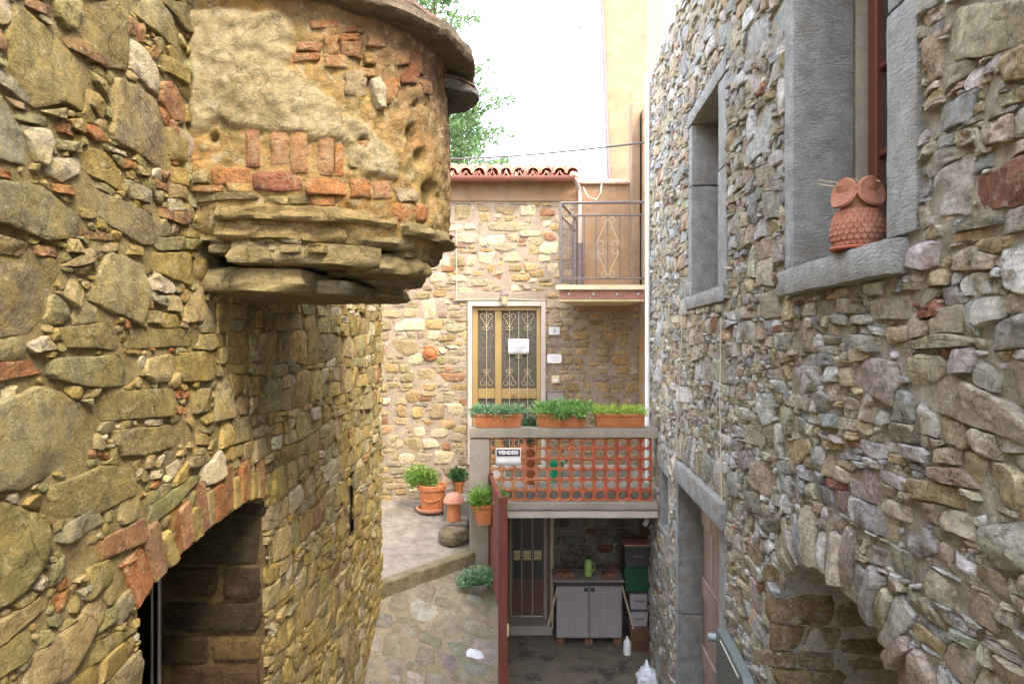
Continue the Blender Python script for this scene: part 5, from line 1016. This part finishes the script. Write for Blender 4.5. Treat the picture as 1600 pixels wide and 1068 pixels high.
# clay grille: 14 x 6 blocks with round openings
gx0, gx1, gz0, gz1 = xT(765.8), xT(1020), zT(783), zT(685); NC, NR = 14, 6; bw, bh = (gx1 - gx0) / NC, (gz1 - gz0) / NR
def grille_mesh():
    n = 24; V = []; ang = [2 * math.pi * (k + .5) / n for k in range(n)]; g = .003; hw, hh, rr = bw / 2 - g, bh / 2 - g, .445 * min(bw, bh)
    sq = []
    for a in ang:
        c, s = math.cos(a), math.sin(a); q = min(hw / (abs(c) + 1e-9), hh / (abs(s) + 1e-9)); sq.append((c * q, s * q))
    for i, (x, z) in enumerate(((hw, hh), (-hw, hh), (-hw, -hh), (hw, -hh))):
        j = min(range(n), key=lambda k_: (sq[k_][0] - x) ** 2 + (sq[k_][1] - z) ** 2); sq[j] = (x, z)
    D = .035
    L = [[(x, -D, z) for x, z in sq], [(math.cos(a) * (rr + .006), -D, math.sin(a) * (rr + .006)) for a in ang], [(math.cos(a) * rr, -D + .006, math.sin(a) * rr) for a in ang], [(math.cos(a) * rr, D, math.sin(a) * rr) for a in ang], [(x, D, z) for x, z in sq]]
    for l in L: V += l
    Fc = [(i * n + k, i * n + (k + 1) % n, (i + 1) % 5 * n + (k + 1) % n, (i + 1) % 5 * n + k) for i in range(5) for k in range(n)]
    mb = MB(); mb.add(V, Fc); return mb.mesh('grille_block', M['grille'], sharp=40)
gm = grille_mesh()
for r_ in range(NR):
    for c_ in range(NC):
        o = link('grille_block', gm, ter, (gx0 + bw * (c_ + .5), YT + .07 + random.uniform(-.008, .008), gz0 + bh * (r_ + .5)))
        f = c_ / NC; base = np.array((.42, .17, .075)) * (1 - f) + np.array((.44, .095, .055)) * f; base = base * random.uniform(.9, 1.4) + (np.array((.06, .05, .03)) if (c_ < 4 and r_ > 3) else 0); o.color = tuple(base) + (1,)
# sale board on the grille
n2, T2, hw, hh = sheet('sale_board', 774.5, 814, 699.5, 727, YT + .028, 'white sale board with large lettering fixed to the clay grille')
lx, ly, lz = n2.location; mb = MB(); mb.box(lx - hw * .92, lx + hw * .92, ly - .0105, ly - .0085, lz + hh * .10, lz + hh * .88, 0); mb.build('letter_band', M['ink'], n2, smooth=False)
text_mesh('VENDESI', hw * .41, M['paper'], 'lettering', n2, T2(0, .49, .0125), bold=.003)
for k in range(2): mb = MB(); mb.box(lx - hw * .85, lx + hw * .85, ly - .0095, ly - .008, lz - hh * (.55 + .18 * k), lz - hh * (.53 + .18 * k), 0); mb.build('rule_line', M['inkgrey'], n2, smooth=False)
# things standing on the terrace, seen through the grille
t_ = thing('bucket', (xT(868, 9.5), 9.6, TF), 'emerald green bucket on the terrace behind the clay grille', 'bucket'); mb = MB(); mb.lathe([(.10, 0), (.13, .27), (.138, .27), (.138, .285), (.122, .285), (.095, .02)], t_.location, 20); mb.build('body', M['emerald'], t_)
t_ = thing('trough', (.6, 10.0, TF), 'long low pale trough on the terrace behind the clay grille', 'trough'); mb = MB(); mb.box(-.1, 1.7, 9.9, 10.15, TF, TF + .13, .01); mb.build('body', M['concrete'], t_)
# planters on the coping
def window_box(px0, px1, plantmat, n, label, ll, hz, seed, over=0.):
    x0, x1 = xT(px0, YT + .1), xT(px1, YT + .1); z0 = zT(668) + .004; hgt = .172; y0, y1 = YT + .0, YT + .19; t_ = thing('window_box', ((x0 + x1) / 2, (y0 + y1) / 2, z0), label, 'planter', 'clay window boxes on the terrace coping')
    mb = MB(); P = [(x0 + .025, z0), (x1 - .025, z0), (x1 - .008, z0 + hgt - .03), (x0 + .008, z0 + hgt - .03)]; mb.prism(P, 'y', y0 + .012, y1 - .012); mb.build('box', M['terracotta'], t_)
    mb = MB(); mb.box(x0, x1, y0, y0 + .02, z0 + hgt - .032, z0 + hgt, .005); mb.box(x0, x1, y1 - .02, y1, z0 + hgt - .032, z0 + hgt, .005); mb.box(x0, x0 + .02, y0 + .021, y1 - .021, z0 + hgt - .032, z0 + hgt, .005); mb.box(x1 - .02, x1, y0 + .021, y1 - .021, z0 + hgt - .032, z0 + hgt, .005); mb.build('rim', M['terracotta'], t_)
    mb = MB(); mb.box(x0 + .02, x1 - .02, y0 + .02, y1 - .02, z0 + hgt - .03, z0 + hgt - .015, 0); mb.build('soil', M['ground'], t_, smooth=False)
    nr = 19
    for k in range(nr):
        xx = x0 + .045 + (x1 - x0 - .09) * k / (nr - 1); mb = MB(); mb.box(xx - .008, xx + .008, y0 + .004, y0 + .016, z0 + .018, z0 + hgt - .04, .003); mb.build('rib', M['terracotta'], t_)
    sp = [(x0 + (x1 - x0) * f, (y0 + y1) / 2 + random.uniform(-.04, .02), z0 + hgt + hz * .35 + random.uniform(-.01, .02), .07 + over, .10, hz) for f in np.linspace(.04, .96, 11)]
    if over: sp += [(x0 + (x1 - x0) * f, y0 - .01, z0 + hgt, .06, .05, .06) for f in (.45, .55, .62, .9)]
    foliage('foliage', sp, n, ll, ll * .42, plantmat, t_, .9, seed); return t_
window_box(740.5, 816, M['leaf_blue'], 1500, 'terracotta window box of blue-green succulents on the coping in front of the gold door', .05, .075, 3)
window_box(838.5, 915.5, M['leaf_green'], 1700, 'middle terracotta window box with the tallest bright green plants spilling over', .065, .115, 4, .04)
window_box(929, 1006, M['leaf_lime'], 1100, 'terracotta window box of low yellow-green plants nearest the grey house', .045, .07, 5)
t_ = thing('potted_plant', (xT(826, 9.4), 9.4, TF), 'dark green plant standing on the terrace between two window boxes', 'plant'); lx, ly, lz = t_.location
mb = MB(); mb.lathe([(.08, 0), (.11, .5), (.12, .5), (.12, .55), (.1, .55)], (lx, ly, lz), 16); mb.build('pot', M['terracotta'], t_); foliage('foliage', [(lx, ly, lz + .72, .11, .1, .15)], 500, .07, .028, M['leaf_dark'], t_, .8, 8)

# hanging planter on the pillar, board and red gate
t_ = thing('hanging_planter', (xT(758, 8.72), 8.72, zT(816, 8.72)), 'small terracotta trough of grassy green hung on the pillar by the red gate', 'planter'); lx, ly, lz = t_.location
mb = MB(); mb.M = Matrix.Translation((lx, ly, lz)) @ Matrix.Rotation(R(-5), 4, 'Y'); mb.prism([(-.085, .0), (.075, .0), (.115, .22), (-.125, .22)], 'y', -.12, .12); mb.box(-.135, .125, -.135, .135, .21, .245, .006); mb.build('trough', M['terracotta'], t_)
foliage('foliage', [(lx, ly, lz + .30, .15, .16, .12), (lx + .12, ly, lz + .28, .14, .12, .17), (lx - .1, ly - .05, lz + .3, .08, .1, .1), (lx + .16, ly - .05, lz + .16, .06, .06, .12)], 1700, .085, .016, M['leaf_grass'], t_, .75, 9)
t_ = MB(); a, b_ = Vector(W(773, 784, 8.5)), Vector(W(786, 817, 8.3)); t_.M = Matrix.Translation((a + b_) / 2) @ Matrix.Rotation(R(-21), 4, 'Y'); t_.box(-.03, .03, -.012, .012, -.15, .15, .004); o = t_.build('board', M['woodpale'], None, tuple((a + b_) / 2)); props(o, 'short pale board tied slantwise to the red gate beside the hanging planter', 'board')
gate = thing('red_gate', (-.2, 8, .9), 'rust-red sheet metal gate standing open beside the undercroft', 'gate')
ga, gb = np.array([-.275, 8.86]), np.array([-.095, 7.28]); gd = (gb - ga) / np.linalg.norm(gb - ga); gn = np.array([gd[1], -gd[0]])
def gbox(name, s0, s1, o0, o1, z0, z1): 
    mb = MB(); C = [ga + gd * s + gn * o for s, o in ((s0, o0), (s1, o0), (s1, o1), (s0, o1))]; mb.prism([tuple(c) for c in C], 'z', z0, z1); mb.build(name, M['redpaint'], gate)
gl = float(np.linalg.norm(gb - ga))
gbox('sheet', .03, gl - .05, -.006, .006, H - 2.98, H - 1.72); gbox('stile', gl - .05, gl, -.048, .048, .0, H - 1.655); gbox('stile', -.02, .03, -.03, .03, H - 3.0, H - 1.70)
for z in (-1.76, -2.35, -2.97): gbox('rail', .032, gl - .052, -.02, .02, H + z, H + z + .045)
mb = MB(); c = ga + gd * gl; mb.box(c[0] + .04, c[0] + .062, c[1] - .02, c[1] + .01, H - 3.13, H - 3.0, .003); mb.build('latch', M['ironpale'], gate)
t_ = MB(); t_.tube([W(786, 815, 8.2), W(790, 826, 8.1), W(791, 848, 8.0)], .006, 6); o = t_.build('strap', M['cord'], None, tuple(W(790, 826, 8.1))); props(o, 'pale frayed cord dangling against the red gate below the board', 'cord')

# ------------------------------------------------------------------ landing: pots, mushroom, rock
d = 10.4; t_ = thing('flower_pot', (xT(675, d), d, float(land_h(0, d)) + .01), 'large terracotta pot with garland relief and leaning feathery plant on the landing', 'flower pot'); lx, ly, lz = t_.location
mb = MB(); mb.lathe([(.20, 0), (.235, .03), (.24, .06), (.215, .06), (.19, .03)], (lx, ly, lz), 30); mb.build('saucer', surf('pink_clay', (.52, .24, .15), .8, (.85, 1.1), 8), t_)
mb = MB(); mb.lathe([(.165, .035), (.195, .33), (.215, .335), (.218, .40), (.205, .41), (.19, .40), (.18, .36)], (lx, ly, lz), 30); mb.build('pot', M['terracotta'], t_)
mb = MB()
for k in range(9): a = R(-125 + k * 9); rr = .187; mb.tube([(lx + rr * math.cos(a), ly + rr * math.sin(a), lz + .21 - .03 * math.sin(math.pi * k / 8)), (lx + (rr + .012) * math.cos(a + .06), ly + (rr + .012) * math.sin(a + .06), lz + .205 - .03 * math.sin(math.pi * k / 8)), (lx + rr * math.cos(a + .13), ly + rr * math.sin(a + .13), lz + .21 - .03 * math.sin(math.pi * (k + 1) / 8))], .013, 6)
mb.build('garland', M['terracotta'], t_)
foliage('foliage', [(lx - .10, ly, lz + .50, .15, .12, .13), (lx - .20, ly - .03, lz + .56, .17, .14, .14), (lx - .26, ly, lz + .47, .12, .1, .12), (lx - .05, ly, lz + .44, .1, .1, .06)], 2200, .075, .012, M['leaf_grass'], t_, .5, 12)
d = 10.6; t_ = thing('flower_pot', (xT(717, d), 10.5, H - 2.315), 'small terracotta pot of dark leafy green behind the clay mushroom', 'flower pot'); lx, ly, lz = t_.location
mb = MB(); mb.lathe([(.06, 0), (.085, .14), (.095, .14), (.095, .18), (.08, .18)], (lx, ly, lz), 22); mb.build('pot', M['terracotta'], t_); foliage('foliage', [(lx, ly, lz + .26, .12, .1, .11)], 700, .05, .028, M['leaf_dark'], t_, .7, 13)
d = 9.55; t_ = thing('clay_mushroom', (xT(709, d), d, zT(812, d)), 'terracotta garden mushroom with pink cap standing beside the rock', 'ornament'); lx, ly, lz = t_.location
mb = MB(); mb.lathe([(.10, 0), (.095, .1), (.088, .24), (.09, .26)], (lx, ly, lz), 24); mb.build('stem', M['terracotta'], t_); mb = MB(); mb.lathe([(.05, .245), (.138, .24), (.148, .26), (.135, .31), (.1, .36), (.05, .385), (.001, .39)], (lx, ly, lz), 28); mb.build('cap', surf('cap_clay', (.55, .24, .17), .85, (.85, 1.1), 8), t_)
mb = MB(); mb.box(lx - .13, lx + .20, ly - .1, ly + .25, lz - .25, lz - .004, .02); props(mb.build('stone_block', M['landing'], None, (lx, ly, lz - .25)), 'grey stone block under the clay mushroom', 'block')
def rock(name, c, sx, sy, sz, seed, mat, col): 
    bm = bmesh.new(); bmesh.ops.create_icosphere(bm, subdivisions=4, radius=1); V = np.array([v.co for v in bm.verts]); Fc = [[v.index for v in f.verts] for f in bm.faces]; bm.free()
    r_ = 1 + .20 * fbm(V[:, 0] * 1.4 + seed, V[:, 1] * 1.4 + V[:, 2], seed, 4) + .12 * fbm(V[:, 2] * 2 + seed, V[:, 0] * 2, seed + 4, 3); V = V * r_[:, None]; V[:, 2] = np.clip(V[:, 2], -.6, .62 + .1 * fbm(V[:, 0] * 2, V[:, 1] * 2, seed + 9, 2))
    if name == 'plastic_bag': V = V * (1 + .22 * fbm(V[:, 0] * 4, V[:, 1] * 4 + V[:, 2] * 3, 3, 4))[:, None]; V[:, 2] = V[:, 2] + np.where(V[:, 2] > .4, (V[:, 2] - .4) * np.exp(-(V[:, 0] ** 2 + V[:, 1] ** 2) * 12) * 4, 0)
    return link(name, mkmesh(name, V * (sx, sy, sz) + np.array(c), Fc, mat, c, True, col, 45), None, c)
d = 9.25; props(rock('rock', tuple(W(710, 836, d)), .23, .2, .16, 5, M['slabst'], (.25, .20, .13)), 'rough brown-grey rock at the edge of the landing by the pillar', 'rock')
t_ = thing('potted_weed', (xT(746, 8.5), 8.5, float(path_h(-.43, 8.5)) + .0), 'leafy green plant in a low pale bowl at the foot of the pillar', 'plant'); lx, ly, lz = t_.location
mb = MB(); mb.lathe([(.09, 0), (.13, .06), (.15, .11), (.135, .115), (.1, .05)], (lx, ly, lz), 20); mb.build('bowl', M['landing'], t_); foliage('foliage', [(lx, ly, lz + .17, .16, .13, .08), (lx + .12, ly, lz + .15, .12, .1, .1), (lx - .12, ly - .02, lz + .14, .1, .1, .07)], 900, .075, .03, M['leaf_blue'], t_, .6, 14)
t_ = MB(); c = np.array([-.41, 7.62]); P = rs(np.array([(-.13, -.05), (.02, -.07), (.13, -.02), (.10, .06), (-.03, .08), (-.12, .04)]), 22); n = 22; V = []
for s, hgt in ((1, .03), (.8, .05), (.45, .065), (.05, .07)):
    for k, p in enumerate(P * s): x, y = c + p * .8; V.append((x, y, float(path_h(x, y)) + hgt - .015 + .012 * float(vnoise(x * 30, y * 30, 3))))
t_.add(V, [(i * n + k, i * n + (k + 1) % n, (i + 1) * n + (k + 1) % n, (i + 1) * n + k) for i in range(3) for k in range(n)]); o = t_.build('crumpled_paper', M['bag'], None, (c[0], c[1], float(path_h(*c)))); props(o, 'crumpled white paper lying on the stone path near the red gate', 'paper')

# ------------------------------------------------------------------ undercroft
uc = thing('undercroft_wall', (.8, YB - .1, 0), 'dark rubble back wall of the undercroft below the terrace', 'wall')
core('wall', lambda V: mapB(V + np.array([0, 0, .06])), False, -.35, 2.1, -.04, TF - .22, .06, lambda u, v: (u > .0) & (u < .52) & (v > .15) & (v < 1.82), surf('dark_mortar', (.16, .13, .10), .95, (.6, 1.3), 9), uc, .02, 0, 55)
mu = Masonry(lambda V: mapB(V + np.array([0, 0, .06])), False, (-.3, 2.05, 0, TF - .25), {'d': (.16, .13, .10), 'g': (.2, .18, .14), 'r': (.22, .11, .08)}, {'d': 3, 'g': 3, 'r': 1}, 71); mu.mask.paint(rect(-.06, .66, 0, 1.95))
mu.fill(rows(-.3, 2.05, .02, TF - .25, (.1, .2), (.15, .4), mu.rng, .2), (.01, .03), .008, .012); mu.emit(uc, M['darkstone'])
zU = lambda py, d: H + (534 - py) * d / F
cd = thing('cellar_door', (.26, YB - .1, .12), 'dark half-glazed cellar door with a pale timber post in the undercroft', 'door')
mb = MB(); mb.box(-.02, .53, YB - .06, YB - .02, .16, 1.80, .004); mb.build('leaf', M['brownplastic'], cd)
for a, b_ in ((.02, .14), (.17, .31), (.34, .49)): mb = MB(); mb.box(a, b_, YB - .07, YB - .062, .75, 1.7, 0); mb.build('pane', M['glass'], cd, smooth=False)
for a, b_ in ((.03, .13), (.18, .30), (.35, .47)): mb = MB(); mb.box(a, b_, YB - .078, YB - .072, 1.05, 1.2, 0); mb.build('lit_pane_strip', surf('pane_light_colour', (.55, .45, .26), .9), cd, smooth=False)  # yellowish light on the panes, painted as flat strips in front of them
for a, b_ in ((-.05, .0), (.145, .165), (.315, .335), (.50, .555)): mb = MB(); mb.box(a, b_, YB - .11, YB - .05, .14, 1.82, .005); mb.build('stile', M['wood'], cd)
mb = MB(); mb.box(.60, .655, YB - .2, YB - .12, .0, 1.84, .006); mb.build('timber_post', M['woodpale'], cd)
mb = MB(); mb.box(-.2, .62, YB - .42, YB - .06, .0, .14, .01); mb.build('step', M['concrete'], cd)
d = 10.1; cb = thing('cabinet', (xT(921, d), d, .08), 'low mauve-grey plastic cabinet with two doors standing on bricks in the undercroft', 'cabinet')
cx0, cx1 = xT(868.5, d), xT(973, d); cz0, cz1 = .10, zU(911, d)
mb = MB(); mb.box(cx0, cx1, d + .03, d + .42, cz0, cz1, .01); mb.build('carcass', M['darkplastic'], cb)
cm = (cx0 + cx1) / 2
for a, b_ in ((cx0 + .012, cm - .005), (cm + .005, cx1 - .012)):
    mb = MB(); mb.box(a, b_, d, d + .028, cz0 + .03, cz1 - .045, .006); p = mb.build('door', M['cabinet'], cb)
    for k in range(6): xx = a + (b_ - a) * (k + .5) / 6; mb = MB(); mb.box(xx - .004, xx + .004, d - .004, d + .002, cz0 + .07, cz1 - .09, .001); mb.build('rib', M['cabinet'], p)
mb = MB(); mb.box(cx0 - .02, cx1 + .02, d - .02, d + .44, cz1, cz1 + .035, .006); mb.build('top', M['darkplastic'], cb)
for xx in (cm - .05, cm + .05): mb = MB(); mb.box(xx - .03, xx + .03, d - .014, d + .002, cz1 - .12, cz1 - .06, .004); mb.build('handle', M['darkplastic'], cb)
def brick(x, y, z, l, w_, h_, lab, g, rz=0): mb = MB(); mb.M = Matrix.Translation((x, y, z)) @ Matrix.Rotation(rz, 4, 'Z'); mb.box(-l / 2, l / 2, -w_ / 2, w_ / 2, 0, h_, .006); mb.c = [(.36, .16, .10)] * len(mb.v); return props(mb.build('brick', M['brickface'], None, (x, y, z)), lab, 'brick', g)
for xx, lb in ((cx0 + .07, 'brick under the cabinet, nearest the cellar door'), (cm, 'brick under the middle of the cabinet'), (cx1 - .07, 'brick under the cabinet, nearest the stacked bins')): brick(xx, d + .18, 0, .12, .24, .095, lb, 'bricks under the cabinet')
mb = MB(); mb.box(cx0 - .04, cx1 + .03, d - .05, d + .5, cz1 + .037, cz1 + .06, .004); props(mb.build('wooden_board', M['wood'], None, (cm, d, cz1 + .037)), 'brown wooden board lying on top of the cabinet', 'board')
brick(cx0 + .14, d + .15, cz1 + .062, .27, .13, .065, 'orange brick on the board at the cellar door end', 'bricks on the board'); brick(cx1 - .18, d + .12, cz1 + .062, .2, .13, .065, 'orange brick on the board at the bin end', 'bricks on the board')
t_ = thing('jug', (xT(921, d), d + .15, cz1 + .062), 'lime green plastic jug on top of the cabinet board', 'jug'); mb = MB(); mb.lathe([(.05, 0), (.062, .02), (.064, .15), (.055, .2), (.04, .235), (.03, .25), (.025, .25)], t_.location, 20); mb.build('body', M['lime'], t_); lx, ly, lz = t_.location; mb = MB(); mb.tube([(lx + .05, ly, lz + .2), (lx + .095, ly, lz + .18), (lx + .095, ly, lz + .1), (lx + .06, ly, lz + .06)], .009, 8); mb.build('handle', M['lime'], t_)
for a, b_, lab in ((W(871, 917, 10.05), W(864, 945, 9.95), 'pale stick leaning on the cabinet side toward the cellar door'), (W(972, 915, 10.05), W(980, 945, 9.95), 'pale stick leaning on the cabinet side toward the stacked bins')):
    mb = MB(); bb = Vector(b_); aa = Vector(a); ee = aa + (bb - aa) * ((aa.z - .0) / max(.01, aa.z - bb.z)); ee = bb + (bb - aa) * 1.2; mb.tube([a, tuple(ee)], .013, 8); props(mb.build('stick', M['woodpale'], None, tuple(ee)), lab, 'stick')
def bin_(px0, px1, py0, py1, d, mat, label, lidmat, cat='bin', dep=.3, tap=.02):
    x0, x1, z0, z1 = xT(px0, d), xT(px1, d), zU(py1, d), zU(py0, d); t_ = thing('storage_bin', ((x0 + x1) / 2, d, z0), label, cat)
    mb = MB(); V = [(x0 + tap, d + tap, z0), (x1 - tap, d + tap, z0), (x1 - tap, d + dep - tap, z0), (x0 + tap, d + dep - tap, z0), (x0, d, z1 - .03), (x1, d, z1 - .03), (x1, d + dep, z1 - .03), (x0, d + dep, z1 - .03)]
    mb.add(V, [(3, 2, 1, 0), (4, 5, 6, 7), (0, 1, 5, 4), (1, 2, 6, 5), (2, 3, 7, 6), (3, 0, 4, 7)]); mb.build('body', M[mat], t_)
    mb = MB(); mb.box(x0 - .012, x1 + .012, d - .012, d + dep + .012, z1 - .028, z1, .006); mb.build('lid', M[lidmat], t_); mb = MB(); mb.tube([((x0 + x1) / 2 - .06, d - .012, (z0 + z1) / 2 + .02), ((x0 + x1) / 2 - .06, d - .03, (z0 + z1) / 2), ((x0 + x1) / 2 + .06, d - .03, (z0 + z1) / 2), ((x0 + x1) / 2 + .06, d - .012, (z0 + z1) / 2 + .02)], .006, 6); mb.build('handle', M[lidmat], t_); return t_
bin_(984, 1017, 979, 1018.5, 9.93, 'brownplastic', 'brown bin at the bottom of the stack in the undercroft', 'brownplastic')
bin_(984, 1013, 952, 978.8, 9.95, 'greyplastic', 'lower of two pale grey bins in the undercroft stack', 'darkplastic'); bin_(984, 1013, 924, 951.8, 9.95, 'greyplastic', 'upper of two pale grey bins in the undercroft stack', 'darkplastic')
bin_(976, 1019, 886, 923.8, 9.93, 'greenplastic', 'dark green bin standing on the pale grey bins', 'greenplastic'); bin_(976, 1019, 850, 885.8, 9.93, 'darkplastic', 'black bin with reddish lid on top of the bin stack', 'steelred')
t_ = thing('bottle', (xT(980, 9.85), 9.85, .0), 'white plastic bottle on the floor between cabinet and bins', 'bottle'); mb = MB(); mb.lathe([(.05, 0), (.055, .02), (.055, .17), (.03, .22), (.018, .23), (.018, .26)], t_.location, 18); mb.build('body', M['whitepvc'], t_)
o = rock('plastic_bag', (xT(1010, 9.0), 9.0, .09), .15, .15, .16, 17, M['bag'], (1, 1, 1)); props(o, 'knotted white plastic bag on the courtyard floor against the grey house', 'bag')

# ------------------------------------------------------------------ wires and pole
mb = MB(); A, B = W(560, 246, 13.5), W(1022, 221, 9.5); pts = [A + (B - A) * f + np.array([0, 0, -.12 * math.sin(math.pi * f)]) for f in np.linspace(0, 1, 16)]; mb.tube(pts, .014, 6); props(mb.build('overhead_cable', M['wire'], None, tuple(A)), 'dark overhead cable stretched across the sky to the grey house', 'cable')
t_ = thing('aerial_mast', W(906, 282, 11.0), 'thin grey aerial mast with clips rising beside the tiled roof', 'mast'); mb = MB(); mb.tube([W(906, 284, 11), W(905, -60, 11)], .007, 6); mb.build('pole', M['silver'], t_)
for py in (40, 250): mb = MB(); c = W(907, py, 11); mb.box(c[0] - .028, c[0] + .028, c[1] - .03, c[1] + .03, c[2] - .035, c[2] + .03, .008); mb.build('clip', M['greyplastic'], t_)

# ------------------------------------------------------------------ trees behind the roofs
def tree(name, x, y, htop, lean, sprays, label, seed, rad):
    rng = np.random.default_rng(seed); t_ = thing(name, (x, y, -.05), label, 'tree', 'trees behind the tiled roof'); mb = MB(); ztop = H + htop
    mb.tube([(x, y, -.05), (x + lean * .3, y, ztop * .4), (x + lean, y, ztop)], [.28, .18, .03], 10); mb.build('trunk', M['bark'], t_)
    V = []; Fc = []; lb = MB()
    for i in range(sprays):
        f = rng.uniform(.33, 1); z = ztop * f; L = rad * (1.12 - f) ** .7 * rng.uniform(.55, 1.1); a = rng.uniform(0, 2 * np.pi)
        b0 = np.array([x + lean * f, y, z]); dirv = np.array([math.cos(a), math.sin(a) * .8, rng.uniform(.1, .55)]); tip = b0 + dirv * L
        if i % 3 == 0: lb.tube([b0, b0 + dirv * L * .5 + np.array([0, 0, .1]), tip], [.035, .018, .006], 5)
        for k in range(110):
            q = rng.uniform(.3, 1.05); p = b0 + dirv * L * q + np.array([0, 0, .4 * q * (1 - q)]) + rng.normal(0, .06 + .08 * (1 - q), 3)
            dd = dirv * .6 + rng.normal(0, .7, 3) + np.array([0, 0, .25]); dd /= np.linalg.norm(dd); s = np.cross(dd, rng.normal(0, 1, 3)); s /= np.linalg.norm(s) + 1e-9; l = rng.uniform(.10, .2); wd = l * .36; n = len(V)
            V += [p, p + dd * l * .5 + s * wd / 2, p + dd * l, p + dd * l * .5 - s * wd / 2]; Fc.append((n, n + 1, n + 2, n + 3))
    lb.build('limbs', M['bark'], t_); link('crown', mkmesh('crown', V, Fc, M['leaf_tree'], WL[t_], True), t_)
tree('leafy_tree', -2.9, 20, 12.8, .8, 300, 'tall light-crowned tree behind the oven roof', 3, 3.6)
tree('leafy_tree', -2.2, 22, 7.0, .6, 130, 'lower tree whose top shows just above the tiled roof', 6, 2.7)
